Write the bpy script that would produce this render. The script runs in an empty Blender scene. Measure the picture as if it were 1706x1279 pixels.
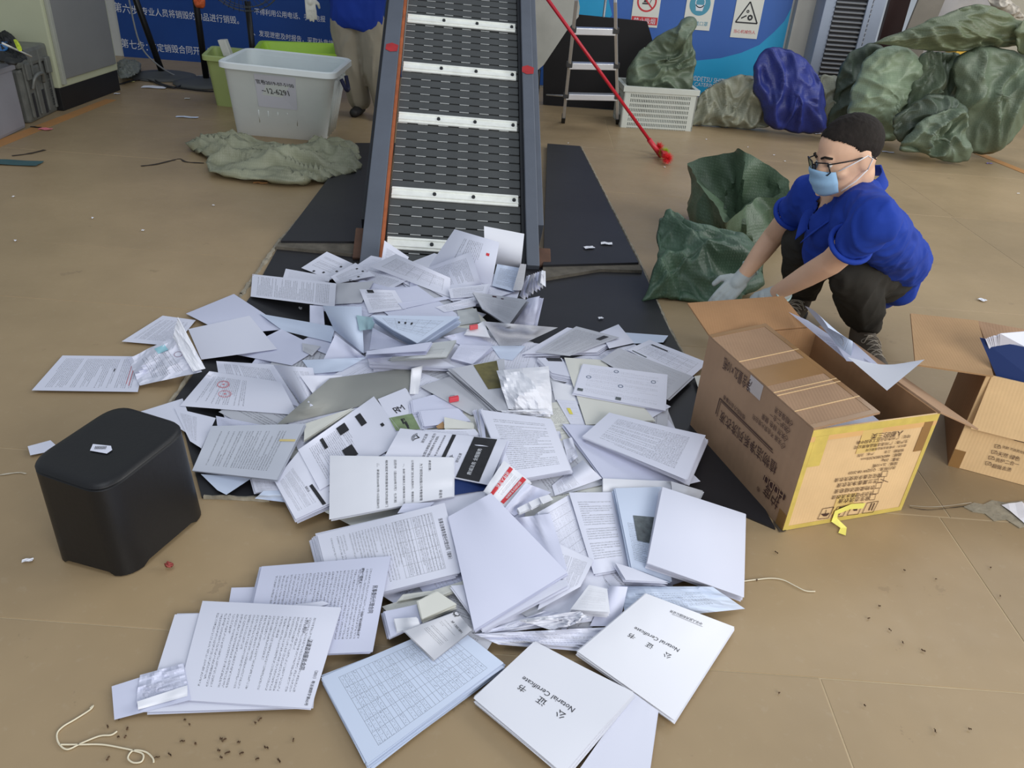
import bpy, bmesh, math, random
import numpy as np
from mathutils import Vector, Matrix, noise
random.seed(7); RNG=np.random.default_rng(7)
SC=bpy.context.scene; COL=SC.collection
# ------------------------------------------------------------------ camera
F=1290.0; CX,CY=853.0,639.5; H=1.28
_d=np.array([690-CX,2850-CY,F],float); _d/=np.linalg.norm(_d)
_up=-_d; _y=np.array([0,0,1.])-_up*_up[2]; _y/=np.linalg.norm(_y); _x=np.cross(_y,_up)
R=np.stack([_x,_y,_up]); CAM=np.array([0,0,H])
cd=bpy.data.cameras.new('camera'); cam=bpy.data.objects.new('camera',cd); COL.objects.link(cam)
cd.sensor_width=36; cd.lens=F/1706*36; cd.clip_start=.05; cd.clip_end=100
M3=R@np.diag([1,-1,-1]); M4=Matrix([[*M3[0],0],[*M3[1],0],[*M3[2],H],[0,0,0,1]]); cam.matrix_world=M4
SC.camera=cam
SC.view_settings.view_transform='Standard'; SC.view_settings.look='None'; SC.view_settings.gamma=1
SC.view_settings.use_curve_mapping=False; SC.view_settings.exposure=0.0
# ------------------------------------------------------------------ light
w=bpy.data.worlds.new('world'); SC.world=w; w.use_nodes=True
w.node_tree.nodes['Background'].inputs[0].default_value=(.80,.89,1,1); w.node_tree.nodes['Background'].inputs[1].default_value=.40
def area(name,loc,tgt,size,power,col):
    l=bpy.data.lights.new(name,'AREA'); l.shape='RECTANGLE'; l.size,l.size_y=size; l.energy=power; l.color=col
    o=bpy.data.objects.new(name,l); COL.objects.link(o); o.location=loc
    o.rotation_euler=(Vector(tgt)-Vector(loc)).to_track_quat('-Z','Y').to_euler(); return o
area('doorway_daylight',(3.2,-3.2,2.6),(1.0,2.6,0),(4.2,2.6),245,(1,.985,.955))
area('side_daylight',(6.2,2.6,2.6),(1.2,3.4,0),(3,2.4),150,(1,.985,.95))
area('skylight_front',(-.4,.6,4.6),(.1,1.9,0),(2.6,2.2),42,(.86,.91,1))
area('skylight_back',(4.0,6.5,5.0),(3.2,5.6,0),(4,1.6),80,(.95,.97,1))
# ------------------------------------------------------------------ geometry of rays
def P(u,v,z=0.):
    r=R@np.array([u-CX,v-CY,F]); return CAM+r*((z-H)/r[2])
def PA(u,v,z):
    u=np.asarray(u,float); v=np.asarray(v,float)
    r=np.stack([u-CX,v-CY,np.full_like(u,F)],-1)@R.T
    return CAM+r*((z-H)/r[...,2])[...,None]
def PY(u,v,y):
    r=R@np.array([u-CX,v-CY,F]); return CAM+r*(y/r[1])
def PPL(u,v,o,n):
    r=R@np.array([u-CX,v-CY,F]); return CAM+r*(np.dot(np.array(o)-CAM,n)/np.dot(r,n))
def proj(p):
    c=(np.asarray(p)-CAM)@R; return CX+F*c[...,0]/c[...,2], CY+F*c[...,1]/c[...,2]
def nrm(a):
    a=np.asarray(a,float); return a/np.linalg.norm(a)
# ------------------------------------------------------------------ materials
MATS={}
def lin(c): return tuple(((x/255)/12.92 if x/255<=.04045 else ((x/255+.055)/1.055)**2.4) for x in c)
class NT:
    def __init__(s,m): s.t=m.node_tree; s.b=s.t.nodes['Principled BSDF']
    def n(s,k,**kw):
        o=s.t.nodes.new(k)
        for a,b in kw.items(): setattr(o,a,b)
        return o
    def m(s,op,a,b=None,c=None):
        o=s.n('ShaderNodeMath',operation=op)
        for i,x in enumerate((a,b,c)):
            if x is None: continue
            if isinstance(x,(int,float)): o.inputs[i].default_value=x
            else: s.t.links.new(x,o.inputs[i])
        return o.outputs[0]
    def l(s,a,b): s.t.links.new(a,b)
    def ramp(s,f,a,b,ca,cb):
        r=s.n('ShaderNodeValToRGB'); e=r.color_ramp.elements; e[0].position=a; e[1].position=b; e[0].color=(*ca,1); e[1].color=(*cb,1); s.l(f,r.inputs[0]); return r.outputs[0]
    def mix(s,f,a,b,mode='MIX'):
        o=s.n('ShaderNodeMix',data_type='RGBA',blend_type=mode)
        for i,x in ((0,f),(6,a),(7,b)):
            if isinstance(x,(int,float)): o.inputs[i].default_value=x
            elif isinstance(x,tuple): o.inputs[i].default_value=(*x,1) if len(x)==3 else x
            else: s.l(x,o.inputs[i])
        return o.outputs[2]
    def noise(s,vec,sc,det=3,rough=.5):
        o=s.n('ShaderNodeTexNoise'); o.inputs['Scale'].default_value=sc; o.inputs['Detail'].default_value=det; o.inputs['Roughness'].default_value=rough
        if vec is not None: s.l(vec,o.inputs['Vector'])
        return o.outputs['Fac']
    def bump(s,f,strength,dist=.01):
        o=s.n('ShaderNodeBump'); o.inputs['Strength'].default_value=strength; o.inputs['Distance'].default_value=dist; s.l(f,o.inputs['Height']); s.l(o.outputs[0],s.b.inputs['Normal'])
def mat(name,col,rough=.6,metal=0,var=.12,sc=6,bump=0,bsc=60,spec=.5,stretch=None,sheen=0,srgb=True):
    if name in MATS: return MATS[name]
    c=lin(col) if srgb else col
    m=bpy.data.materials.new(name); m.use_nodes=True; t=NT(m); b=t.b; MATS[name]=m
    b.inputs['Roughness'].default_value=rough; b.inputs['Metallic'].default_value=metal; b.inputs['Specular IOR Level'].default_value=spec
    tc=t.n('ShaderNodeTexCoord').outputs['Object']
    if stretch:
        mp=t.n('ShaderNodeMapping'); mp.inputs['Scale'].default_value=stretch; t.l(tc,mp.inputs[0]); tc=mp.outputs[0]
    f=t.noise(tc,sc,4,.6)
    col_o=t.ramp(f,.25,.75,tuple(x*(1-var) for x in c),tuple(min(1,x*(1+var)) for x in c)); t.l(col_o,b.inputs['Base Color'])
    if bump: t.bump(t.noise(tc,bsc,3),bump,.004)
    if sheen: b.inputs['Sheen Weight'].default_value=sheen
    return m
PAPER=dict(white=(222,224,238),grey=(192,194,202),cream=(220,220,212),blue=(205,216,236),lav=(211,214,234),bright=(234,235,242),mist=(205,209,220),card=(150,151,146),kraft=(176,140,100),teal=(150,180,190),navy=(38,58,110),dgrey=(180,184,186),darkpage=(160,163,165))
def paper_mat(kind,tint):
    k='paper_%s_%s'%(kind,tint)
    if k in MATS: return MATS[k]
    c=lin(PAPER[tint]); m=bpy.data.materials.new(k); m.use_nodes=True; t=NT(m); b=t.b; MATS[k]=m
    b.inputs['Roughness'].default_value=.62; b.inputs['Specular IOR Level'].default_value=.25
    rnd=t.n('ShaderNodeObjectInfo').outputs['Random']
    hs=t.mix(t.m('MULTIPLY',rnd,.35),(1,1,1),(.86,.88,.93),'MIX'); base=t.mix(1.,c,hs,'MULTIPLY')
    if kind!='blank':
        # nl lines, nc chars, s0,s1,t0,t1 block, fill, empty line share, table cols, rows
        nl,nc,s0,s1,t0,t1,fill,empty,tc_,tr_=dict(text=(26,32,.13,.87,.12,.88,.50,.10,0,0),dense=(44,48,.09,.91,.07,.93,.52,.04,0,0),
           sparse=(16,24,.14,.8,.2,.75,.5,.3,0,0),faint=(30,34,.1,.9,.1,.9,.42,.2,0,0),
           table=(26,36,.08,.92,.1,.9,.16,.15,6,26),agency=(34,40,.10,.90,.12,.92,.42,.1,5,28),form=(22,34,.1,.9,.18,.8,.40,.2,5,11),half=(22,30,.12,.88,.45,.9,.5,.1,0,0))[kind]
        uv=t.n('ShaderNodeUVMap').outputs[0]; sp=t.n('ShaderNodeSeparateXYZ'); t.l(uv,sp.inputs[0]); S,T=sp.outputs[0],sp.outputs[1]
        a=t.m('DIVIDE',t.m('SUBTRACT',S,s0),s1-s0); q=t.m('DIVIDE',t.m('SUBTRACT',T,t0),t1-t0)
        S2=t.m('MULTIPLY',a,nc); T2=t.m('MULTIPLY',q,nl); li=t.m('FLOOR',T2); ft=t.m('FRACT',T2); fs=t.m('FRACT',S2)
        seed=t.m('MULTIPLY',rnd,57.)
        def wn(x,y,o=0.):
            cb=t.n('ShaderNodeCombineXYZ'); t.l(x,cb.inputs[0]); (t.l(y,cb.inputs[1]) if not isinstance(y,(int,float)) else None)
            z=t.m('ADD',seed,o); t.l(z,cb.inputs[2]); n=t.n('ShaderNodeTexWhiteNoise'); t.l(cb.outputs[0],n.inputs[0]); return n.outputs[0]
        ln=t.m('ADD',t.m('MULTIPLY',wn(li,0.,1.),2.2),.25)
        inside=t.m('MULTIPLY',t.m('MULTIPLY',t.m('GREATER_THAN',a,0.),t.m('LESS_THAN',a,t.m('MINIMUM',ln,1.))),t.m('MULTIPLY',t.m('GREATER_THAN',q,0.),t.m('LESS_THAN',q,1.)))
        ne=t.m('GREATER_THAN',wn(li,0.,9.),empty)
        cell=t.m('MULTIPLY',t.m('MULTIPLY',t.m('GREATER_THAN',ft,.22),t.m('LESS_THAN',ft,.76)),t.m('LESS_THAN',fs,.86))
        gl=t.m('GREATER_THAN',wn(t.m('FLOOR',t.m('MULTIPLY',S2,5.)),t.m('FLOOR',t.m('MULTIPLY',T2,8.)),3.),1-fill)
        ink=t.m('MULTIPLY',t.m('MULTIPLY',inside,ne),t.m('MULTIPLY',cell,gl))
        if tc_:
            def lines(x,n,w):
                f=t.m('FRACT',t.m('MULTIPLY',x,float(n))); return t.m('MAXIMUM',t.m('LESS_THAN',f,w*n),t.m('GREATER_THAN',f,1-w*n))
            g=t.m('MAXIMUM',lines(a,tc_,.0022),lines(q,tr_,.0016))
            box=t.m('MULTIPLY',t.m('MULTIPLY',t.m('GREATER_THAN',a,-.002),t.m('LESS_THAN',a,1.002)),t.m('MULTIPLY',t.m('GREATER_THAN',q,-.002),t.m('LESS_THAN',q,1.002)))
            if kind=='agency': box=t.m('MULTIPLY',box,t.m('LESS_THAN',q,.4))
            ink=t.m('MAXIMUM',ink,t.m('MULTIPLY',g,t.m('MULTIPLY',box,.95)))
        base=t.mix(t.m('MULTIPLY',ink,.66 if kind!='faint' else .35),base,(.05,.05,.065))
    t.l(base,b.inputs['Base Color'])
    return m
INK=mat('print_black',(42,42,46),.6,var=.05); RED=mat('print_red',(205,52,60),.6,var=.05); WHITEINK=mat('print_white',(225,228,235),.6,var=.03)
SEALRED=mat('seal_red',(214,120,130),.6,var=.1); INKBLUE=mat('ink_blue',(50,60,130),.6,var=.05)
# ------------------------------------------------------------------ objects
def link(o,parent=None):
    COL.objects.link(o)
    if parent is not None: o.parent=parent
    return o
def tag(o,label=None,cat=None,group=None,kind=None):
    if label: o['label']=label
    if cat: o['category']=cat
    if group: o['group']=group
    if kind: o['kind']=kind
    return o
def thing(name,label,cat,group=None,loc=(0,0,0)):
    o=bpy.data.objects.new(name,None); o.empty_display_size=.05; o.location=Vector(loc); COL.objects.link(o)
    return tag(o,label,cat,group)
def setp(o,parent):
    # geometry is given in world coordinates; parents are pure translations
    if parent is not None:
        off=Vector((0,0,0)); q=parent
        while q is not None: off+=q.location; q=q.parent
        o.parent=parent; o.location=-off
def mo(name,verts,faces,m,parent=None,smooth=False,uv=None,mats=None,midx=None):
    me=bpy.data.meshes.new(name); me.from_pydata([tuple(map(float,v)) for v in verts],[],[tuple(int(i) for i in f) for f in faces])
    if smooth: me.polygons.foreach_set('use_smooth',[True]*len(me.polygons))
    if uv is not None:
        L=me.uv_layers.new(name='UVMap'); idx=np.empty(len(me.loops),int); me.loops.foreach_get('vertex_index',idx)
        L.data.foreach_set('uv',np.asarray(uv,np.float32)[idx].ravel())
    for x in (mats or [m]): me.materials.append(x)
    if midx is not None: me.polygons.foreach_set('material_index',midx)
    me.update(); o=bpy.data.objects.new(name,me); COL.objects.link(o); setp(o,parent); return o
def bm_obj(name,bm,m,parent=None,smooth=False,mats=None):
    me=bpy.data.meshes.new(name); bmesh.ops.recalc_face_normals(bm,faces=bm.faces); bm.to_mesh(me); bm.free()
    if smooth: me.polygons.foreach_set('use_smooth',[True]*len(me.polygons))
    for x in (mats or [m]): me.materials.append(x)
    o=bpy.data.objects.new(name,me); COL.objects.link(o); setp(o,parent); return o
def hexa(bm,c,bev=0):
    """c: 8 corners: 4 bottom (ccw) then 4 top"""
    v=[bm.verts.new(tuple(map(float,p))) for p in c]
    fs=[(3,2,1,0),(4,5,6,7),(0,1,5,4),(1,2,6,5),(2,3,7,6),(3,0,4,7)]
    f=[bm.faces.new([v[i] for i in q]) for q in fs]
    if bev:
        es=list({e for q in f for e in q.edges}); bmesh.ops.bevel(bm,geom=es,offset=bev,segments=2,affect='EDGES',profile=.6)
def boxc(o,ex,ey,ez,a,b,c):
    """corners of an oriented box from origin o with spans a,b,c (each (lo,hi)) on axes"""
    o,ex,ey,ez=map(np.asarray,(o,ex,ey,ez))
    return [o+ex*x+ey*y+ez*z for z in c for x,y in ((a[0],b[0]),(a[1],b[0]),(a[1],b[1]),(a[0],b[1]))]
def bx(name,o,ex,ey,ez,a,b,c,m,parent=None,bev=.003):
    bm=bmesh.new(); hexa(bm,boxc(o,ex,ey,ez,a,b,c),bev); return bm_obj(name,bm,m,parent)
X3,Y3,Z3=np.eye(3)
def wbox(name,lo,hi,m,parent=None,bev=.003):
    return bx(name,(0,0,0),X3,Y3,Z3,(lo[0],hi[0]),(lo[1],hi[1]),(lo[2],hi[2]),m,parent,bev)
def tube_geo(pts,r,n=8,closed=False):
    pts=[np.asarray(p,float) for p in pts]; k=len(pts); rr=r if hasattr(r,'__len__') else [r]*k
    vs=[];fs=[]; prev=None
    for i,p in enumerate(pts):
        a=pts[(i-1)%k] if (closed or i>0) else p; b=pts[(i+1)%k] if (closed or i<k-1) else p
        t=nrm(b-a); 
        if prev is None:
            u=np.cross(t,Z3); u=nrm(u) if np.linalg.norm(u)>.05 else nrm(np.cross(t,X3))
        else: u=nrm(prev-t*np.dot(prev,t))
        prev=u; w_=np.cross(t,u)
        for j in range(n):
            a_=2*math.pi*j/n; vs.append(p+(u*math.cos(a_)+w_*math.sin(a_))*rr[i])
    for i in range(k if closed else k-1):
        for j in range(n): fs.append((i*n+j,i*n+(j+1)%n,((i+1)%k)*n+(j+1)%n,((i+1)%k)*n+j))
    if not closed: fs.append(tuple(range(n))[::-1]); fs.append(tuple((k-1)*n+j for j in range(n)))
    return vs,fs
def tube(name,pts,r,m,parent=None,n=8,closed=False):
    v,f=tube_geo(pts,r,n,closed); return mo(name,v,f,m,parent,True)
def curve_pts(pts,k=6):
    pts=[np.asarray(p,float) for p in pts]; out=[]
    for i in range(len(pts)-1):
        p0=pts[max(i-1,0)];p1=pts[i];p2=pts[i+1];p3=pts[min(i+2,len(pts)-1)]
        for j in range(k):
            t=j/k; out.append(.5*((2*p1)+(-p0+p2)*t+(2*p0-5*p1+4*p2-p3)*t*t+(-p0+3*p1-3*p2+p3)*t**3))
    out.append(pts[-1]); return out
def lathe_pts(name,c,prof,m,parent=None,n=32,smooth=True,ax=(X3,Y3,Z3)):
    c=np.asarray(c,float); vs=[];fs=[]
    for r,z in prof:
        for j in range(n):
            a=2*math.pi*j/n; vs.append(c+ax[0]*r*math.cos(a)+ax[1]*r*math.sin(a)+ax[2]*z)
    for i in range(len(prof)-1):
        for j in range(n): fs.append((i*n+j,i*n+(j+1)%n,(i+1)*n+(j+1)%n,(i+1)*n+j))
    return mo(name,vs,fs,m,parent,smooth)
# ------------------------------------------------------------------ writing
_TX={}
def text_geo(body):
    if body in _TX: return _TX[body]
    c=bpy.data.curves.new('t','FONT'); c.body=body; c.resolution_u=2; o=bpy.data.objects.new('t',c); COL.objects.link(o)
    dg=bpy.context.evaluated_depsgraph_get(); me=bpy.data.meshes.new_from_object(o.evaluated_get(dg))
    v=np.array([x.co[:2] for x in me.vertices]) if len(me.vertices) else np.zeros((0,2)); f=[tuple(p.vertices) for p in me.polygons]
    bpy.data.objects.remove(o); bpy.data.meshes.remove(me); _TX[body]=(v,f); return v,f
class Txt:
    """collects flat writing on one plane into one mesh"""
    def __init__(s): s.v=[];s.f=[]
    def add(s,body,a,b,n,up=None,squash=1.,h=None):
        v,f=text_geo(body)
        if not len(v): return s
        a=np.asarray(a,float);b=np.asarray(b,float);ex=nrm(b-a);n=nrm(n);ey=np.cross(n,ex); wd=np.linalg.norm(b-a)
        x0,x1=v[:,0].min(),v[:,0].max(); k=wd/(x1-x0); hh=k*squash if h is None else h/max(.7,(v[:,1].max()))
        o=len(s.v); yc=(v[:,1].max()+v[:,1].min())/2 if h is None else 0
        for p in v: s.v.append(a+ex*(p[0]-x0)*k+ey*(p[1]-yc)*hh+n*.0012)
        s.f+=[tuple(i+o for i in q) for q in f]; return s
    def poly(s,pts,n,off=.001):
        o=len(s.v); n=nrm(n); s.v+=[np.asarray(p,float)+n*off for p in pts]; s.f.append(tuple(range(o,o+len(pts)))); return s
    def line(s,a,b,w_,n,off=.001):
        a=np.asarray(a,float);b=np.asarray(b,float); e=nrm(np.cross(nrm(n),b-a))*w_/2; return s.poly([a-e,b-e,b+e,a+e],n,off)
    def ring(s,c,r0,r1,ex,ey,n,k=28,off=.001):
        c=np.asarray(c,float)+nrm(n)*off; o=len(s.v)
        for j in range(k):
            a=2*math.pi*j/k
            for r in (r0,r1): s.v.append(c+(ex*math.cos(a)+ey*math.sin(a))*r)
        for j in range(k): q=(j+1)%k; s.f.append((o+2*j,o+2*j+1,o+2*q+1,o+2*q))
        return s
    def done(s,m,parent,name='printed_text'): return mo(name,s.v,s.f,m,parent)
# ------------------------------------------------------------------ organic helpers
def capsule(p0,p1,r0,r1,n=14,k=4):
    p0=np.asarray(p0,float);p1=np.asarray(p1,float);t=p1-p0;L=np.linalg.norm(t);t=t/L if L>1e-6 else Z3
    pts=[];rr=[]
    for i in range(k+1): a=math.pi/2*(1-i/k)*.98; pts.append(p0-t*r0*math.sin(a)); rr.append(max(r0*math.cos(a),r0*.03))
    for i in range(1,4): pts.append(p0+t*L*i/4); rr.append(r0+(r1-r0)*i/4)
    for i in range(k+1): a=math.pi/2*(i/k)*.98; pts.append(p1+t*r1*math.sin(a)); rr.append(max(r1*math.cos(a),r1*.03))
    u=np.cross(t,Z3); u=nrm(u) if np.linalg.norm(u)>.05 else X3; w_=np.cross(t,u); vs=[];fs=[]
    for p,r in zip(pts,rr):
        for j in range(n): a=2*math.pi*j/n; vs.append(p+(u*math.cos(a)+w_*math.sin(a))*r)
    m_=len(pts)
    for i in range(m_-1):
        for j in range(n): fs.append((i*n+j,i*n+(j+1)%n,(i+1)*n+(j+1)%n,(i+1)*n+j))
    fs.append(tuple(range(n))[::-1]); fs.append(tuple((m_-1)*n+j for j in range(n))); return vs,fs
def ellip(c,rad,B=None,n=24,k=14):
    c=np.asarray(c,float); B=np.eye(3) if B is None else B; vs=[];fs=[]
    for i in range(k+1):
        th=math.pi*min(max(i/k,.01),.99)
        for j in range(n):
            a=2*math.pi*j/n; q=np.array([math.sin(th)*math.cos(a)*rad[0],math.sin(th)*math.sin(a)*rad[1],math.cos(th)*rad[2]]); vs.append(c+q@B)
    for i in range(k):
        for j in range(n): fs.append((i*n+j,(i+1)*n+j,(i+1)*n+(j+1)%n,i*n+(j+1)%n))
    fs.append(tuple(range(n))); fs.append(tuple(k*n+j for j in range(n))[::-1]); return vs,fs
def union(name,prims,m,parent=None,vox=.008,smooth=4,disp=None,fac=.5):
    vs=[];fs=[]
    for v,f in prims: o=len(vs); vs+=list(v); fs+=[tuple(i+o for i in q) for q in f]
    me=bpy.data.meshes.new('tmp'); me.from_pydata([tuple(map(float,v)) for v in vs],[],fs); bmm=bmesh.new(); bmm.from_mesh(me); bmesh.ops.recalc_face_normals(bmm,faces=bmm.faces); bmm.to_mesh(me); bmm.free()
    o=bpy.data.objects.new('tmp',me); COL.objects.link(o)
    r=o.modifiers.new('r','REMESH'); r.mode='VOXEL'; r.voxel_size=vox
    s=o.modifiers.new('s','SMOOTH'); s.iterations=smooth; s.factor=fac
    dg=bpy.context.evaluated_depsgraph_get(); me2=bpy.data.meshes.new_from_object(o.evaluated_get(dg)); bpy.data.objects.remove(o); bpy.data.meshes.remove(me)
    if disp:
        for v in me2.vertices: v.co+=v.normal*disp(v.co)
    me2.polygons.foreach_set('use_smooth',[True]*len(me2.polygons)); me2.materials.clear(); me2.materials.append(m); me2.name=name
    o=bpy.data.objects.new(name,me2); COL.objects.link(o); setp(o,parent); return o
def ridged(p,sc=(1,1,1),seed=0.,oct=2):
    q=Vector((p[0]*sc[0]+seed*3.1,p[1]*sc[1]+seed*1.7,p[2]*sc[2]-seed*2.3)); a=1.;s=0.
    wx=noise.noise(q*.6)*.9; q=q+Vector((wx,wx*.7,-wx))
    for i in range(oct): s+=a*((1-min(1,abs(noise.noise(q))*2.2))**1.7-.42); q=q*1.9+Vector((5.2,1.3,7.7)); a*=.42
    return s
def pillow(name,outline,n,T,m,parent=None,rings=16,K=96,amp=.03,sc=(6,6,6),seed=0.,back=.5,power=.62,zmin=.004):
    """closed cushion: 3-D outline, inflated along n by T in front and T*back behind, with folds"""
    o=[np.asarray(p,float) for p in outline]; o=curve_pts(o+[o[0]],6)[:-1]
    seg=[np.linalg.norm(o[(i+1)%len(o)]-o[i]) for i in range(len(o))]; cum=np.concatenate([[0],np.cumsum(seg)]); tot=cum[-1]; ring=[]
    for j in range(K):
        d=tot*j/K; i=min(int(np.searchsorted(cum,d,'right'))-1,len(o)-1); t=(d-cum[i])/max(seg[i],1e-9); ring.append(o[i]*(1-t)+o[(i+1)%len(o)]*t)
    ring=np.array(ring); c=ring.mean(0); n=nrm(n); vs=[];fs=[]; szr=np.linalg.norm(ring-c,axis=1).mean()
    ring=np.array([p+(p-c)*(.10*noise.noise(Vector(p)*7/max(szr*4,.3)+Vector((seed,0,0)))+.045*noise.noise(Vector(p)*22/max(szr*4,.3)+Vector((0,seed,0)))) for p in ring])
    def layer(sgn,TT):
        base=len(vs)
        for i in range(1 if sgn<0 else 0,rings):
            r=1-i/rings; hgt=TT*max(0,1-r**1.7)**power
            for j in range(K):
                p=c+(ring[j]-c)*r
                lump=.72+.7*noise.noise(Vector(p)*(1.3/max(szr,.05))+Vector((seed*2,seed,0))); q=p+n*hgt*sgn*lump; f=ridged(q,sc,seed)*amp*min(1,(1-r)*5+.35)*1.35; q=q+n*sgn*f
                q[2]=max(q[2],zmin); vs.append(q)
        q=c+n*TT*sgn+n*sgn*ridged(c,sc,seed)*amp; q[2]=max(q[2],zmin); vs.append(q); return base
    b0=layer(1,T); ni=rings
    for i in range(ni-1):
        for j in range(K): fs.append((b0+i*K+j,b0+i*K+(j+1)%K,b0+(i+1)*K+(j+1)%K,b0+(i+1)*K+j))
    cc=b0+ni*K
    for j in range(K): fs.append((b0+(ni-1)*K+j,b0+(ni-1)*K+(j+1)%K,cc))
    b1=layer(-1,T*back); ni=rings-1
    for j in range(K): fs.append((b0+(j+1)%K,b0+j,b1+j,b1+(j+1)%K))
    for i in range(ni-1):
        for j in range(K): fs.append((b1+i*K+(j+1)%K,b1+i*K+j,b1+(i+1)*K+j,b1+(i+1)*K+(j+1)%K))
    cc=b1+ni*K
    for j in range(K): fs.append((b1+(ni-1)*K+(j+1)%K,b1+(ni-1)*K+j,cc))
    me=mo(name,vs,fs,m,parent,True); return me
def flat_poly(name,pts,z0,z1,m,parent=None,bev=.002):
    bm=bmesh.new(); a=[bm.verts.new((p[0],p[1],z0)) for p in pts]; b=[bm.verts.new((p[0],p[1],z1)) for p in pts]; k=len(pts)
    bm.faces.new(a[::-1]); bm.faces.new(b)
    for i in range(k): bm.faces.new((a[i],a[(i+1)%k],b[(i+1)%k],b[i]))
    return bm_obj(name,bm,m,parent)
# ================================================================== SETTING
FLOORM=bpy.data.materials.new('floor_paint'); FLOORM.use_nodes=True
t=NT(FLOORM); tc=t.n('ShaderNodeTexCoord').outputs['Generated']; geo=t.n('ShaderNodeNewGeometry').outputs['Position']
f1=t.noise(geo,.9,5,.6); f2=t.noise(geo,7,6,.7); f3=t.noise(geo,38,3,.6)
c1=t.ramp(f1,.3,.7,lin((150,129,98)),lin((178,154,119)))
c2=t.mix(t.m('MULTIPLY',t.m('GREATER_THAN',f2,.66),.25),c1,lin((112,96,76))); rnd=t.n('ShaderNodeObjectInfo').outputs['Random']
c3=t.mix(t.m('MULTIPLY',rnd,.22),c2,lin((140,124,100)))
sp=t.ramp(f3,.60,.74,(0,0,0),(1,1,1)); c4=t.mix(t.m('MULTIPLY',sp,.07),c3,lin((205,196,180)))
t.l(c4,t.b.inputs['Base Color']); t.l(t.m('ADD',t.m('MULTIPLY',f2,.35),.24),t.b.inputs['Roughness']); t.bump(t.noise(geo,5,5,.6),.12,.01)
t.b.inputs['Specular IOR Level'].default_value=.42
JOINT=mat('joint_dust',(182,163,131),.9,bump=.3)
floor=wbox('floor',(-8,-2,-.12),(9,12,-.0012),JOINT,None,0); tag(floor,kind='structure')
rows=[-2,.0,1.095,1.66,2.57,3.11,4.52,5.6,6.7,8.0,10,12]
cuts=[[.68],[.675],[1.17],[1.2],[-.4],[2.5],[2.52],[.6],[0],[1],[0]]
for i in range(len(rows)-1):
    xs=[-8]+sorted(set([c for c in cuts[i]]+[-4.2-.3*(i%2),4.3+.3*(i%3)]))+[9]
    for a,b in zip(xs,xs[1:]):
        dz=RNG.uniform(-.0006,.0006); j=.0017
        s=bx('floor_slab',(0,0,0),X3,Y3,Z3,(a+j,b-j),(rows[i]+j,rows[i+1]-j),(-.1,dz),FLOORM,floor,.0012)
WALLM=mat('wall_plaster',(206,208,206),.85,var=.06,sc=2,bump=.15)
WY=7.95
wall=wbox('wall_back',(-8,WY,0),(2.75,WY+.2,3.2),WALLM); tag(wall,kind='structure')
def W(u,v,y=WY): return PY(u,v,y)
nW=np.array([0,-1,0.])
BLUE=mat('banner_blue',(22,68,142),.55,var=.08,sc=3); BLUE2=mat('poster_blue',(48,98,178),.5,var=.05,sc=2); CYAN=mat('poster_cyan',(20,158,208),.5,var=.05,sc=3)
# left banner
bl=thing('wall_banner','dark blue wall banner with white handwritten style lettering behind the bins','banner',loc=W(380,60))
zb=W(300,103)[2]; xl=W(200,50)[0]; xr=W(668,0)[0]
wbox('banner_sheet',(xl,WY-.012,zb),(xr,WY-.001,2.2),BLUE,bl,.001)
y0=WY-.013
T_=Txt()
def wt(T,body,a,b,sq=1.15,y=y0): T.add(body,W(*a,y),W(*b,y),nW,squash=sq)
wt(T_,'第六步：',(190,11),(236,19)); wt(T_,'专业人员将销毁的物品进行销毁。',(236,18),(398,34))
wt(T_,'第七步：',(202,71),(246,78)); wt(T_,'鉴定销毁合同开具销毁证明',(250,78),(392,90))
wt(T_,'9、不得利用公用电话、手机电报',(410,17),(542,32)); wt(T_,'10、发现泄密及时报告，采取补救措施',(415,53),(565,74))
T_.done(WHITEINK,bl)
# right poster
po=thing('wall_poster','large blue wall poster with a bright cyan swoosh behind the sacks','poster',loc=W(1150,60))
xpl=W(905,30)[0]; xpr=W(1311,45)[0]
wbox('poster_sheet',(xpl,WY-.012,.02),(xpr,WY-.001,2.4),BLUE2,po,.001)
arc=[(1085,101),(1120,101),(1160,101),(1200,97),(1235,88),(1265,75),(1290,53),(1307,35),(1325,12)]
pts=[W(u,v,y0) for u,v in arc]; pts=[p for p in pts if p[0]<xpr-.005]+[np.array([xpr,y0,pts[-1][2]])]
pts+= [np.array([xpr,y0,.03]),np.array([pts[0][0]-.6,y0,.03]),np.array([pts[0][0]-.6,y0,pts[0][2]+.06])]
T_=Txt(); T_.poly(pts,nW,0); T_.done(CYAN,po,'cyan_swoosh')
q=[(905,-25),(1010,-25),(1015,5),(1020,25),(1012,34),(905,34)]; T_=Txt(); T_.poly([W(u,v,y0) for u,v in q][::-1],nW,0); T_.done(CYAN,po,'cyan_corner')
T_=Txt(); wt(T_,'©DETSU SHITENG',(1155,130),(1222,137),1.3,y0-.001); wt(T_,'CATERING SERVICE',(1157,140),(1225,146),1.1,y0-.001); T_.done(WHITEINK,po)
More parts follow.
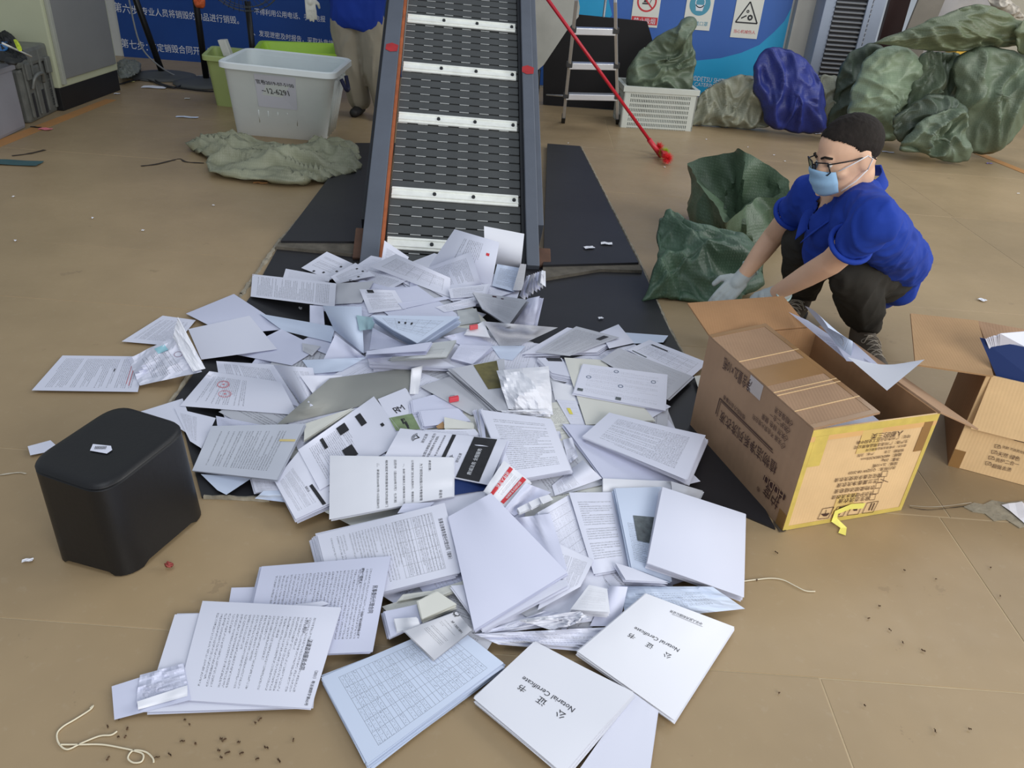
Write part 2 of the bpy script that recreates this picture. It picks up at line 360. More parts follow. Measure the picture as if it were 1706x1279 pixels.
# warning signs
SIGNW=mat('sign_white',(222,222,212),.4,var=.03)
def sign(c,ww,hh,label,fn):
    o=W(*c,WY-.012); s=thing('warning_sign',label,'sign',loc=o)
    bx('sign_plate',o,X3,Y3,Z3,(-ww/2,ww/2),(-.006,0),(-hh/2,hh/2),SIGNW,s,.001); fn(s,o+np.array([0,-.0065,0])); return s
def tp(o,pts): return [o+np.array([x,0,z]) for x,z in pts]
def s1(s,o):
    T=Txt(); T.ring(o+Z3*.03,.075,.09,X3,Z3,nW); T.line(o+np.array([-.055,0,.085]),o+np.array([.055,0,-.025]),.012,nW,.002); T.poly(tp(o,[(-.12,-.165),(.12,-.165),(.12,-.10),(-.12,-.10)]),nW); T.done(RED,s,'prohibition_symbol')
    T=Txt(); T.line(o+np.array([-.04,0,.01]),o+np.array([.03,0,.01]),.012,nW); T.line(o+np.array([.03,0,.02]),o+np.array([.045,0,.06]),.006,nW); T.poly(tp(o,[(-.03,.02),(.0,.02),(.01,.07),(-.02,.05)]),nW); T.done(INK,s,'cigarette_symbol')
    T=Txt(); T.add('禁止吸烟',o+np.array([-.10,-.001,-.133]),o+np.array([.10,-.001,-.133]),nW); T.done(WHITEINK,s)
def s2(s,o):
    TE=mat('sign_teal',(70,150,175),.5,var=.05); T=Txt(); T.ring(o+Z3*.035,.0,.095,X3,Z3,nW); T.done(TE,s,'blue_disc')
    T=Txt(); T.ring(o+Z3*.05+np.array([.0,-.001,0]),.038,.046,X3,Z3,nW); T.poly(tp(o+np.array([0,-.001,0]),[(-.03,-.02),(.03,-.02),(.04,.03),(-.04,.03)]),nW); T.done(WHITEINK,s,'mask_symbol')
    T=Txt(); T.add('必须戴口罩',o+np.array([-.10,0,-.125]),o+np.array([.10,0,-.125]),nW); T.done(TE,s)
def s3(s,o):
    T=Txt(); a=np.array([-.10,-.05]);b=np.array([.10,-.05]);c=np.array([0,.125])
    for p,q in ((a,b),(b,c),(c,a)): T.line(o+np.array([p[0],0,p[1]]),o+np.array([q[0],0,q[1]]),.012,nW)
    T.ring(o+np.array([.025,0,-.005]),.01,.026,X3,Z3,nW,8); T.ring(o+np.array([-.005,0,.045]),.005,.014,X3,Z3,nW,8); T.line(o+np.array([-.055,0,-.015]),o+np.array([-.01,0,.01]),.012,nW); T.done(INK,s,'hazard_symbol')
    T=Txt(); T.add('当心机械伤人',o+np.array([-.10,0,-.125]),o+np.array([.10,0,-.125]),nW); T.done(RED,s)
sign((1077,8),.25,.37,'white no smoking sign with red ring behind the step ladder',s1)
sign((1165,14),.25,.36,'white sign with teal disc above the sack in the crate',s2)
sign((1245,28),.25,.36,'white sign with black warning triangle on the blue poster',s3)
# pillar and louvre cabinet, right
wbox('trim_1',(xpr+.02,WY-.1,0),(W(1352,60)[0],WY+.1,3.2),mat('pillar_white',(186,184,176),.7,var=.05,bump=.1)).__setitem__('kind','structure')
cab=thing('louvre_cabinet','pale blue steel cabinet with horizontal louvres beside the wall pillar','cabinet',loc=PY(1400,110,7.55))
CABM=mat('cabinet_paleblue',(150,160,178),.45,.2,var=.06); DK=mat('dark_recess',(38,38,42),.8,var=.1)
yc=7.6; cx0=PY(1352,100,yc)[0]; cx1=PY(1466,40,yc)[0]
wbox('cabinet_body',(cx0,yc,0.08),(cx1,yc+.3,2),CABM,cab,.006); wbox('cabinet_base',(cx0+.02,yc+.02,0),(cx1-.02,yc+.3,.085),DK,cab,.002)
lx0=PY(1372,90,yc)[0]; lx1=PY(1443,50,yc)[0]; wbox('vent_recess',(lx0,yc-.002,.17),(lx1,yc,1.9),DK,cab,0)
LV=mat('louvre_grey',(160,163,168),.4,.4)
bm=bmesh.new()
hexa(bm,boxc((0,0,0),X3,nrm((0,-1,-.6)),nrm((0,-.6,1)),(lx0,lx1),(0,.022),(0,.006)),0); sl=bm_obj('louvre_slat',bm,LV,cab)
sl.location=Vector(sl.location)+Vector((0,yc,.18)); base=sl.location.copy()
for i in range(1,44):
    c=sl.copy(); COL.objects.link(c); c.location=base+Vector((0,0,.038*i))
wbox('cabinet_post',(PY(1432,50,yc)[0],yc-.03,.1),(PY(1440,50,yc)[0],yc-.003,2),CABM,cab,.004)
# things in the far right corner
wbox('wall_right',(3.9,WY+.6,0),(9,WY+.8,3.2),mat('outer_wall',(188,182,165),.8,var=.1,sc=1)).__setitem__('kind','structure')
dr=wbox('door_1',(PY(1478,20,8.4)[0],8.4,.02),(PY(1512,20,8.4)[0],8.46,2),mat('dark_red_door',(52,26,24),.5)); tag(dr,kind='structure')
def board(px0,px1,y,zt,col,label,txt=None,name='display_board',tilt=.0):
    t_=thing(name,label,'board',loc=PY((px0+px1)/2,40,y)); x0=PY(px0,40,y)[0]; x1=PY(px1,40,y)[0]
    bx('board_panel',(x0,y,0),X3,nrm((0,1,0)),nrm((tilt,.0,1)),(0,x1-x0),(0,.03),(.0,zt),col,t_,.003)
    if txt:
        T=Txt(); T.add(txt,(x0+.2,y-.002,.74),(x1-.06,y-.002,.74),nW,squash=1.6); T.done(INK,t_)
    return t_
board(1497,1540,8.0,1.3,mat('board_grey',(128,122,112),.7),'grey leaning board above the upper green sack',tilt=.12)
board(1538,1640,8.1,1.3,mat('board_light',(170,168,170),.6),'pale board with large black characters behind the sacks','注小心',tilt=.1)
wbox('trim_2',(3.15,8.3,0),(4.3,8.34,.3),mat('white_rail',(190,188,180),.6)).__setitem__('kind','structure')
yb=thing('yellow_crate','yellow crate edge at the top right behind the sacks','crate',loc=PY(1640,10,7.9)); wbox('crate_wall',(PY(1620,5,7.9)[0],7.9,.3),(PY(1655,5,7.9)[0],8.2,.86),mat('yellow_plastic',(225,180,60),.5),yb,.01); wbox('crate_rim',(PY(1617,5,7.9)[0],7.88,.84),(PY(1658,5,7.9)[0],8.22,.88),mat('yellow_plastic2',(235,195,80),.5),yb,.005)
# ------------------------------------------------------------------ left machine cabinet
c0=P(107,185); c1=P(201,150); ey=nrm(c1-c0); ex=np.cross(ey,Z3)  # ex points to the right (towards room)
CREAM=mat('cabinet_cream',(182,186,158),.6,var=.05,sc=2); GREYP=mat('panel_grey',(126,127,126),.5,var=.05,sc=3)
mc=thing('control_cabinet','cream machine cabinet with grey side panel on a black plinth','cabinet',loc=c0)
CL=float(np.linalg.norm(c1-c0))
bx('cabinet_plinth',c0,-ex,ey,Z3,(.0,1.6),(.0,CL),(0,.15),mat('plinth_black',(26,26,28),.5),mc,.004)
bx('cabinet_body',c0,-ex,ey,Z3,(-.004,1.6),(-.0,CL+.01),(.15,2.1),CREAM,mc,.008)
bx('side_panel',c0,ex,ey,Z3,(.004,.02),(.07,CL-.03),(.2,2.0),GREYP,mc,.006)
bx('edge_trim',c0,ex,ey,Z3,(.004,.028),(.03,.065),(.17,2.0),mat('trim_light',(160,162,152),.5),mc,.004)
bx('vent_slot',c0,-ex,-ey,Z3,(.30,.45),(.0,.004),(.72,.80),DK,mc,0)
# louvre vent on front low-left
for i in range(9): bx('vent_fin',c0,-ex,-ey,Z3,(.32,.62),(0,.012),(.42+i*.02,.43+i*.02),mat('fin_beige',(140,135,112),.6),mc,.001)
# metal cases
b0=P(52,206); b1=P(98,184); ey2=nrm(b1-b0); ex2=np.cross(ey2,Z3)
STEEL=mat('scuffed_steel',(118,120,116),.45,.35,var=.2,sc=12,bump=.35,bsc=25)
ms=thing('metal_case','scuffed grey metal case with ridges and clasp by the cream cabinet','case',loc=b0)
LL=np.linalg.norm(b1-b0)
bx('case_body',b0,-ex2,ey2,Z3,(0,.42),(0,LL),(0,.33),STEEL,ms,.02); bx('case_lid',b0,-ex2,ey2,Z3,(-.012,.43),(-.01,LL+.01),(.33,.44),STEEL,ms,.025)
for k in (.12,.40,.68,.93): bx('ridge',b0,ex2,ey2,Z3,(0,.014),(LL*k-.012,LL*k+.012),(.03,.42),STEEL,ms,.005)
for k in (.26,.60): bx('slot',b0,ex2,ey2,Z3,(0,.004),(LL*k-.014,LL*k+.014),(.02,.17),DK,ms,.001)
tube('case_handle',curve_pts([b0+ex2*.02+ey2*LL*.2+Z3*.2,b0+ex2*.04+ey2*LL*.25+Z3*.27,b0+ex2*.04+ey2*LL*.5+Z3*.28,b0+ex2*.02+ey2*LL*.6+Z3*.22]),.012,STEEL,ms)
T_=Txt(); 
for k,tx in ((.62,'箱'),(.62,'号')): pass
T_.add('危险品箱',b0+ex2*.006+ey2*LL*.86+Z3*.27,b0+ex2*.006+ey2*LL*.90+Z3*.05,ex2); T_.done(INK,ms)
for k in (.1,.8): bx('clasp',b0,ex2,ey2,Z3,(.008,.03),(LL*k,LL*k+.06),(.26,.36),STEEL,ms,.006)
g0=P(46,212); ms2=thing('plastic_crate','pale grey plastic box at the left edge beside the metal case','box',loc=g0)
PG=mat('pale_grey_plastic',(140,140,148),.5,var=.06)
bx('box_body',g0,-ex2,ey2,Z3,(0.0,.5),(-.75,-.01),(0,.36),PG,ms2,.02); bx('box_rim',g0,-ex2,ey2,Z3,(-.015,.5),(-.76,.0),(.35,.38),PG,ms2,.006)
# junk lying on the cases
top=P(25,88,.44)
jb=pillow('black_bag',[P(u,v,.47) for u,v in ((-14,96),(-8,70),(0,58),(14,54),(26,64),(38,84),(44,100),(20,108))],(0,-.6,.8),.06,mat('black_cloth',(32,34,36),.7,bump=.3),None,amp=.03,sc=(9,9,9)); tag(jb,'crumpled black bag lying on top of the metal case','bag')
jb=pillow('yellow_glove',[P(u,v,.54) for u,v in ((22,66),(28,66),(37,82),(30,84))],(0,-.7,.7),.012,mat('hi_vis_yellow',(205,222,50),.6),None,rings=8,K=32,amp=.006,sc=(20,20,20)); tag(jb,'bright yellow cloth scrap on the black bag','cloth')
jb=pillow('blue_folder',[P(u,v,.50) for u,v in ((-10,68),(10,68),(14,82),(-8,86))],(0,-.7,.7),.01,mat('folder_blue',(30,110,180),.5),None,rings=6,K=32,amp=.003); tag(jb,'blue and white packet on the black bag','packet')
tag(tube('white_stick',[P(4,72,.56),P(52,94,.46)],.006,mat('offwhite',(205,205,198),.5)),'thin white stick leaning across the black bag','stick')
# ------------------------------------------------------------------ painted lines and stains
OR=bpy.data.materials.new('worn_orange_paint'); OR.use_nodes=True; t=NT(OR); geo=t.n('ShaderNodeNewGeometry').outputs['Position']; t.l(t.mix(t.m('MULTIPLY',t.noise(geo,5,4,.7),.8),lin((204,138,70)),lin((150,126,92))),t.b.inputs['Base Color']); t.b.inputs['Roughness'].default_value=.6
a_,b_=P(-60,262),P(185,166); n_=nrm(np.cross(Z3,b_-a_))
tr=flat_poly('trim_3',[a_+n_*.05,a_-n_*.05,b_-n_*.04,b_+n_*.04],0.0005,.0022,OR); tag(tr,kind='structure')
a_,b_=P(1630,256),P(1740,300); n_=nrm(np.cross(Z3,b_-a_)); tr=flat_poly('trim_4',[a_+n_*.04,a_-n_*.04,b_-n_*.04,b_+n_*.04],0.0005,.0022,OR); tag(tr,kind='structure')
# ================================================================== CONVEYOR
BZ=P(757.07,404.08,.066); AZ=-.084; INC=.522; BW=.6; RL=.034
cd_=np.array([math.sin(AZ)*math.cos(INC),math.cos(AZ)*math.cos(INC),math.sin(INC)]); cr=np.array([math.cos(AZ),-math.sin(AZ),0]); cr=cr*math.cos(RL)+np.cross(cd_,cr)*math.sin(RL); cn=np.cross(cr,cd_)
conv=thing('conveyor','inclined grey steel belt conveyor rising behind the heap of papers','conveyor',loc=BZ)
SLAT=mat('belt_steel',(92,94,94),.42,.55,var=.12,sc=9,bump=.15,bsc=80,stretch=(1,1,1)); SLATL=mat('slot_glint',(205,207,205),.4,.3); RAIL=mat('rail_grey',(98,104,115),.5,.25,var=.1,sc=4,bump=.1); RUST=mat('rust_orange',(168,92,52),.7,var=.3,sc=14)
CLEAT=mat('cleat_bright',(244,246,240),.35,.1,var=.08,sc=20); DKS=mat('dark_steel',(46,48,52),.5,.3,var=.15)
pitch=.054; N=12; wseg=BW/N
def slat_geo():
    vs=[];fs=[];mi=[]
    def bxl(x0,x1,y0,y1,z0,z1,k):
        o=len(vs)
        for z in (z0,z1):
            for x,y in ((x0,y0),(x1,y0),(x1,y1),(x0,y1)): vs.append(cr*x+cd_*y+cn*z)
        for q in ((3,2,1,0),(4,5,6,7),(0,1,5,4),(1,2,6,5),(2,3,7,6),(3,0,4,7)): fs.append(tuple(i+o for i in q)); mi.append(k)
    bxl(-BW/2,BW/2,.006,pitch-.006,-.006,0,0)
    for i in range(N):
        x0=-BW/2+i*wseg+.001; x1=x0+wseg-.002
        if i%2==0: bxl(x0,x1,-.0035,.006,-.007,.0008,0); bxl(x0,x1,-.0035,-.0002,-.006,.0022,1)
        else: bxl(x0,x1,.0035,.006,-.007,.0004,0); bxl(x0,x1,pitch-.006,pitch-.0045,-.007,.0004,0)
    return vs,fs,mi
v,f,mi=slat_geo(); s0=mo('belt_slat',v,f,None,conv,mats=[SLAT,SLATL],midx=mi)
def off(o,s): o.location=Vector(BZ+cd_*s-np.array(conv.location)*1.0)+Vector((0,0,0))
s0.location=Vector(cd_*-.24)
for i in range(1,58):
    c=s0.copy(); COL.objects.link(c); c.location=Vector(cd_*(-.24+i*pitch)+cr*(wseg if i%2 else 0)*0)
bx('belt_backing',BZ,cr,cd_,cn,(-BW/2,BW/2),(-.3,3),(-.03,-.012),DKS,conv,0)
for s in (-.03,.268,.765,1.14,1.53,1.95,2.4):
    cl=bx('cleat',BZ+cd_*s,cr,cd_,cn,(-BW/2+.004,BW/2-.01),(-.034,.034),(.002,.010),CLEAT,conv,.002)
    for k in (-.02,.02): bx('cleat_rib',BZ+cd_*s,cr,cd_,cn,(-BW/2+.004,BW/2-.01),(k-.003,k+.003),(.010,.017),CLEAT,cl,.001)
    for k in (-.1,.08,.27):
        lathe_pts('bolt',BZ+cd_*s+cr*k+cn*.010,[(0,.008),(.008,.008),(.009,0)],DKS,cl,8,False,(cr,cd_,cn))
lz=(-.14,.05)
bx('side_rail',BZ,cr,cd_,cn,(-BW/2-.10,-BW/2-.022),(-.22,3),lz,RAIL,conv,.004)
bx('side_rail',BZ,cr,cd_,cn,(BW/2+.018,BW/2+.075),(-.14,3),lz,RAIL,conv,.004)
bx('rail_lining',BZ,cr,cd_,cn,(-BW/2-.022,-BW/2-.008),(-.2,3),(-.03,.035),RUST,conv,.002)
bx('rail_lining',BZ,cr,cd_,cn,(BW/2+.002,BW/2+.017),(-.14,3),(-.03,.02),DKS,conv,.002)
bx('side_skirt',BZ,cr,cd_,cn,(BW/2+.076,BW/2+.105),(.12,3),(-.22,.02),RAIL,conv,.003)
bx('side_skirt',BZ,cr,cd_,cn,(-BW/2-.12,-BW/2-.101),(.1,3),(-.26,.0),DKS,conv,.003)
bx('foot_bracket',BZ,cr,cd_,cn,(BW/2+.07,BW/2+.13),(-.12,-.02),(-.12,.03),mat('rust_brown',(92,66,52),.8,var=.25,sc=20),conv,.006)
bx('foot_bracket',BZ,cr,cd_,cn,(-BW/2-.14,-BW/2-.10),(-.12,.05),(-.14,.0),mat('rust_brown',(92,66,52),.8),conv,.006)
REDP=mat('red_paint',(170,40,44),.6,var=.2,sc=20)
for sx,s in ((-BW/2-.06,1.22),(BW/2+.045,1.14)): 
    T_=Txt(); o=BZ+cr*sx+cd_*s+cn*.051; T_.poly([o+cr*a+cd_*b for a,b in ((-.03,-.02),(-.005,-.035),(.03,-.028),(.034,.02),(.0,.035),(-.028,.02))],cn); T_.done(REDP,conv,'red_paint_mark')
for i in range(7): lathe_pts('bolt',BZ+cr*(BW/2+.105)+cd_*(.2+.33*i)+cn*-.03,[(0,.006),(.01,.006),(.011,0)],mat('bolt_zinc',(170,172,176),.3,.7),conv,8,False,(cd_,cn,cr))
# pit cover plates
PLT=mat('plate_dark',(38,38,42),.45,.15,var=.2,sc=3,bump=.12,bsc=12); RUB=mat('rubble_strip',(98,92,82),.9,var=.35,sc=16,bump=.8,bsc=40)
def plate(name,px,z,label,m=PLT,th=.012):
    o=flat_poly(name,[P(u,v,z) for u,v in px],max(0.0006,z-th),z,m); tag(o,label,'plate'); return o
plate('floor_plate',[(468,401),(604,402),(660,238),(592,238)],.03,'dark steel plate to the left of the conveyor foot',th=.028)
plate('floor_plate',[(905,441),(1064,437),(966,243),(912,239)],.03,'long dark steel plate to the right of the conveyor',th=.028)
plate('floor_plate',[(420,490),(463,412),(1068,442),(1112,543),(1292,880),(1240,858),(440,830),(336,827),(292,664)],.006,'wide black steel plate under the heap of papers',th=.0054)
plate('rubble_strip',[(460,410),(468,402),(606,403),(604,425),(560,420)],.02,'dusty concrete gap left of the conveyor foot',RUB,.018)
plate('rubble_strip',[(903,464),(905,440),(1064,438),(1070,450),(1000,448)],.02,'dusty concrete gap right of the conveyor foot',RUB,.018)
# chipped concrete kerb along the plate
def kerb(pts,label,z=.009,w_=.02):
    vs=[];fs=[]; pts=[P(u,v) for u,v in pts]; out=[]
    for a,b in zip(pts,pts[1:]):
        k=max(2,int(np.linalg.norm(b-a)/.02))
        for i in range(k): out.append(a+(b-a)*i/k)
    out.append(pts[-1]); n=len(out)
    for i,p in enumerate(out):
        t_=nrm(out[min(i+1,n-1)]-out[max(i-1,0)]); e=np.cross(Z3,t_); ww=w_*random.uniform(.5,1.2); zz=z*random.uniform(.7,1.3)
        vs+=[p-e*ww*.6+Z3*.0005,p-e*ww*.3+Z3*zz,p+e*ww*.3+Z3*zz*.9,p+e*ww*.6+Z3*.0005]
    for i in range(n-1):
        for j in range(3): fs.append((4*i+j,4*i+j+1,4*i+5+j,4*i+4+j))
    o=mo('kerb_edge',vs,fs,mat('chipped_concrete',(146,138,122),.9,var=.35,sc=30,bump=.6,bsc=80)); tag(o,label,'kerb')
kerb([(552,307),(464,405),(402,492)],'chipped pale concrete edge left of the steel plates')
kerb([(402,492),(290,665),(262,700)],'broken concrete edge beside the left papers',w_=.012)
kerb([(968,245),(1066,437),(1112,543),(1150,610)],'worn dark edge along the right steel plates',z=.006,w_=.014)
kerb([(340,829),(450,833)],'crumbled concrete edge right of the black stool',w_=.014)
# ================================================================== BACKGROUND OBJECTS
def rq(quad,r=.18,n=5):
    """rounded quadrilateral ring; r = share of the edge used by each corner"""
    q=[np.asarray(p,float) for p in quad]; out=[]
    for i in range(4):
        c=q[i]; a=c+(q[i-1]-c)*r; b=c+(q[(i+1)%4]-c)*r
        for k in range(n+1): t=k/n; out.append(a*(1-t)**2+c*2*t*(1-t)+b*t*t)
    return out
def loft(name,rings,m,parent=None,cap0=False,cap1=False,smooth=True):
    n=len(rings[0]); vs=[p for r in rings for p in r]; fs=[]
    for i in range(len(rings)-1):
        for j in range(n): fs.append((i*n+j,i*n+(j+1)%n,(i+1)*n+(j+1)%n,(i+1)*n+j))
    if cap0: fs.append(tuple(range(n))[::-1])
    if cap1: fs.append(tuple((len(rings)-1)*n+j for j in range(n)))
    o=mo(name,vs,fs,m,parent,smooth)
    if smooth:
        try: o.data.set_sharp_from_angle(angle=math.radians(38))
        except Exception: pass
    return o
def lerpq(a,b,t): return [np.asarray(x)*(1-t)+np.asarray(y)*t for x,y in zip(a,b)]
def insetq(q,d):
    c=sum(np.asarray(x) for x in q)/4; return [np.asarray(x)+nrm(c-np.asarray(x))*d*1.4 for x in q]
def tub(root,base,rim,m,r=.12,th=.012,lip=.02,ribs=0):
    R_=[]; 
    for t in (0,.03,.5,.93): R_.append(rq(lerpq(base,rim,t),r))
    out=insetq(rim,-lip); dz=np.array([0,0,.03])
    R_.append(rq([x-dz for x in lerpq(base,rim,1)],r)); R_.append(rq([x-dz for x in out],r)); R_.append(rq(out,r)); R_.append(rq([x+Z3*.006 for x in insetq(rim,-lip*.6)],r)); R_.append(rq(insetq(rim,th),r))
    inb=[x+Z3*.02 for x in insetq(base,th)]
    for t in (.5,1): R_.append(rq(lerpq(insetq(rim,th),inb,t),r))
    return loft('tub_shell',R_,m,root,True,True)
def fourth(a,b,c): return np.asarray(a)+np.asarray(c)-np.asarray(b)
# big white bin
WP=mat('bin_white',(228,235,236),.45,var=.05,sc=3,spec=.4)
zr=.50
b=[P(392,223),P(540,236),P(566,205)]; b.append(fourth(b[0],b[1],b[2])); rm=[P(366,103,zr),P(553,123,zr),P(569,104,zr)]; 
rm[2]=rm[1]+nrm(b[2]-b[1])*.60; b[2]=b[1]+nrm(b[2]-b[1])*.46; b[3]=fourth(b[0],b[1],b[2]); rm.append(fourth(rm[0],rm[1],rm[2]))
wb=thing('white_bin','large white plastic bin with a handwritten paper note on its front','bin',loc=b[0]); tub(wb,b,rm,WP,.13)
fn=nrm(np.cross(b[1]-b[0],rm[0]-b[0])); fn=fn if fn[1]<0 else -fn
rn=nrm(np.cross(b[2]-b[1],rm[1]-b[1])); rn=rn if rn[0]>0 else -rn
for k in (.25,.4,.55,.7):
    a0=b[1]*(1-k)+b[2]*k; a1=rm[1]*(1-k)+rm[2]*k; tube('side_rib',[a0+(a1-a0)*.05+rn*.002,a0+(a1-a0)*.86+rn*.004],.014,WP,wb)
for k in (.3,.4,.5,.6,.7):
    a0=b[0]*(1-k)+b[1]*k; a1=rm[0]*(1-k)+rm[1]*k; tube('front_rib',[a0+(a1-a0)*.22,a0+(a1-a0)*.40],.004,WP,wb)
k0=rm[1]*.7+rm[2]*.3-Z3*.05+rn*.02; tube('rope_handle',curve_pts([k0,k0+rn*.03-Z3*.05,k0+rn*.02+Y3*.10-Z3*.06,k0+Y3*.13]),.012,mat('rope_navy',(30,34,70),.7),wb)
# note
o=b[0]*.5+b[1]*.5; BF=lambda s,t,o_=.005:(b[0]*(1-s)+b[1]*s)*(1-t)+(rm[0]*(1-s)+rm[1]*s)*t+fn*o_
nt=[BF(s,t) for s,t in ((.30,.90),(.68,.90),(.70,.46),(.31,.46))]
note=mo('paper_note',nt,[(0,3,2,1)],paper_mat('blank','white')); tag(note,'white handwritten note taped to the large white bin','note')
T_=Txt()
T_.add('官卷2019-07-5100',BF(.315,.81,.0065),BF(.665,.80,.0065),fn,squash=1.2); T_.add('~12-6291',BF(.36,.70,.0065),BF(.62,.69,.0065),fn,squash=1.3); T_.done(INK,note,'handwriting')
# green translucent bin
GB=mat('bin_palegreen',(172,188,120),.45,var=.05,spec=.4); zr=.36
rm=[P(341,95,zr),P(392,101,zr),P(424,80,zr)]; rm=[P(340,92,zr),P(400,98,zr)]; dirb=nrm(P(420,70,zr)-P(400,98,zr)); rm+= [rm[1]+dirb*.45]; rm.append(fourth(*rm)); c=sum(rm)/4
b=[np.array([*(c[:2]+(x[:2]-c[:2])*.74),0.]) for x in rm]
gb=thing('green_bin','pale green plastic bin behind the left end of the large white bin','bin',loc=b[0]); tub(gb,b,rm,GB,.14,lip=.025)
tag(bx('cardboard_tube',P(381,93,.33),nrm((.9,0,.1)),Y3,nrm((-.35,.2,.9)),(-.03,.03),(-.03,.03),(0,.12),mat('offwhite',(205,205,198),.5),None,.006),'pale block standing in the green bin','block')
# lime tray and blue tray stacked
def tray(px,z,hh,m,label):
    q=[P(u,v,z) for u,v in px]; c=sum(q)/4; b=[np.array([*(c[:2]+(x[:2]-c[:2])*.86),z-hh]) for x in q]
    r=thing('plastic_tray',label,'tray',loc=b[0]); tub(r,b,q,m,.1,lip=.02); return r
tray([(426,84),(572,92),(566,74),(436,69)],.42,.14,mat('lime_plastic',(160,200,58),.45,var=.05),'lime green plastic tray behind the large white bin')
tray([(430,97),(575,106),(570,88),(440,82)],.28,.27,mat('blue_plastic',(40,84,176),.45,var=.05),'blue plastic tub under the lime green tray')
# fans
BLK=mat('black_metal',(22,23,25),.45,.2); BASEM=mat('fan_base',(78,80,80),.6,var=.15,sc=6)
def fan(px_floor,px_top,label,head=None,base_r=.27):
    c=P(*px_floor); r=thing('pedestal_fan',label,'fan',loc=c); lathe_pts('fan_base',c,[(0,.05),(.05,.048),(base_r*.8,.025),(base_r,.012),(base_r,.0),(0,.0)],BASEM,r,36)
    top=PY(*px_top,c[1]+.0); d=nrm(top-c); tube('fan_pole',[c+Z3*.02,c+d*1.15],.026,BLK,r,12)
    hc=c+d*1.28+np.array([0,-.12,0]); 
    for k in range(5): 
        rr=.30*math.sin(math.pi*(k+1)/7); yy=-.08*math.cos(math.pi*(k+1)/6); tube('guard_ring',[hc+np.array([rr*math.cos(a),yy,rr*math.sin(a)]) for a in np.linspace(0,2*math.pi,28)[:-1]],.004,BLK,r,6,True)
    for k in range(18):
        a=2*math.pi*k/18; tube('guard_wire',[hc+np.array([.02*math.cos(a),-.09,.02*math.sin(a)]),hc+np.array([.3*math.cos(a),0,.3*math.sin(a)]),hc+np.array([.02*math.cos(a),.09,.02*math.sin(a)])],.002,BLK,r,5)
    for k in range(3):
        a=2*math.pi*k/3; e=np.array([math.cos(a),.0,math.sin(a)]); f_=np.array([-math.sin(a),.3,math.cos(a)]); mo('fan_blade',[hc+e*.04-f_*.02,hc+e*.24-f_*.08,hc+e*.26+f_*.06,hc+e*.05+f_*.03,hc+e*.15+f_*.06-Y3*.01],[(0,1,2,4,3)],mat('blade_grey',(110,115,120),.4),r)
    return r
fan((272,128),(226,0),'black pedestal fan pole leaning before the blue banner, leftmost of the three')
fan((345,140),(326,0),'black pedestal fan pole between the fan nearest the cabinet and the green bin')
# third: the one whose guard reaches into view
c=P(428,150); r=thing('pedestal_fan','black pedestal fan with its wire guard showing behind the lime tray','fan',loc=c)
lathe_pts('fan_base',c,[(0,.05),(.2,.025),(.25,.012),(.25,0),(0,0)],BASEM,r,32); top=PY(412,2,c[1]); tube('fan_pole',[c+Z3*.02,top],.024,BLK,r,12)
hc=top+np.array([.03,-.15,.18])
for k in range(7):
    rr=.27*math.sin(math.pi*(k+1)/9); tube('guard_ring',[hc+np.array([rr*1.1*math.cos(a),-.08*math.cos(math.pi*(k+1)/8),rr*.9*math.sin(a)]) for a in np.linspace(0,2*math.pi,28)[:-1]],.003,mat('guard_grey',(95,98,100),.4,.5),r,6,True)
for k in range(40):
    a=2*math.pi*k/40; tube('guard_wire',[hc+np.array([.02*math.cos(a),-.09,.02*math.sin(a)]),hc+np.array([.28*math.cos(a),-.02,.25*math.sin(a)])],.002,mat('guard_grey',(95,98,100)),r,5)
rg=pillow('orange_rag',[PY(u,v,6.6) for u,v in ((322,-12),(338,-12),(342,10),(332,14),(324,8))],nW,.03,mat('rag_orange',(205,96,50),.7),None,rings=8,K=36,amp=.01,sc=(20,20,20)); tag(rg,'orange rag tied on the middle fan pole','rag')
# cables along the wall
CAB=mat('cable_black',(26,26,28),.5)
for i,(pts,lab,col) in enumerate([([(200,140),(240,132),(290,146),(330,128),(380,142)],'black cable looping on the floor round the fan bases',CAB),([(215,0),(232,70),(258,104),(300,128),(350,124)],'thin grey cable hanging down the leftmost fan pole',mat('cable_grey',(130,132,134),.5)),([(205,128),(235,120),(270,140),(310,148),(360,152),(420,146)],'black cable trailing towards the green bin',CAB)]):
    tag(tube('cable',curve_pts([P(u,v,.012) if v>110 else PY(u,v,6.85) for u,v in pts]),.007,col),lab,'cable')
jk=pillow('grey_bundle',[P(u,v,.06) for u,v in ((196,108),(215,102),(235,106),(228,122),(205,130),(196,125))],(0,-.5,.85),.06,mat('bundle_grey',(120,124,118),.7),None,amp=.03,sc=(12,12,12)); tag(jk,'grey plastic bundle in the corner by the cabinet plinth','bundle')
# ladder
AL=mat('aluminium',(205,207,212),.3,.6,var=.05); BP=mat('black_plastic',(26,26,28),.5)
ld=thing('step_ladder','aluminium step ladder standing before the black panel','ladder',loc=P(985,203))
st=[(157,942,1029,.25),(100,948,1028,.50),(43,955,1026,.75),(-15,961,1024,1.0)]
fl=[P(938,204,0),P(1029,206,0)]
L_=[P(x0,v+6,z) for v,x0,x1,z in st]; Rr_=[P(x1,v+8,z) for v,x0,x1,z in st]
dL=nrm(L_[2]-fl[0]); dR=nrm(Rr_[2]-fl[1])
for a,d in ((fl[0],dL),(fl[1],dR)):
    bx('front_rail',a,X3,nrm(np.cross(d,X3)),d,(-.011,.011),(-.02,.02),(.03,1.35),AL,ld,.003); bx('rubber_foot',a,X3,nrm(np.cross(d,X3)),d,(-.015,.015),(-.025,.025),(0,.09),BP,ld,.004)
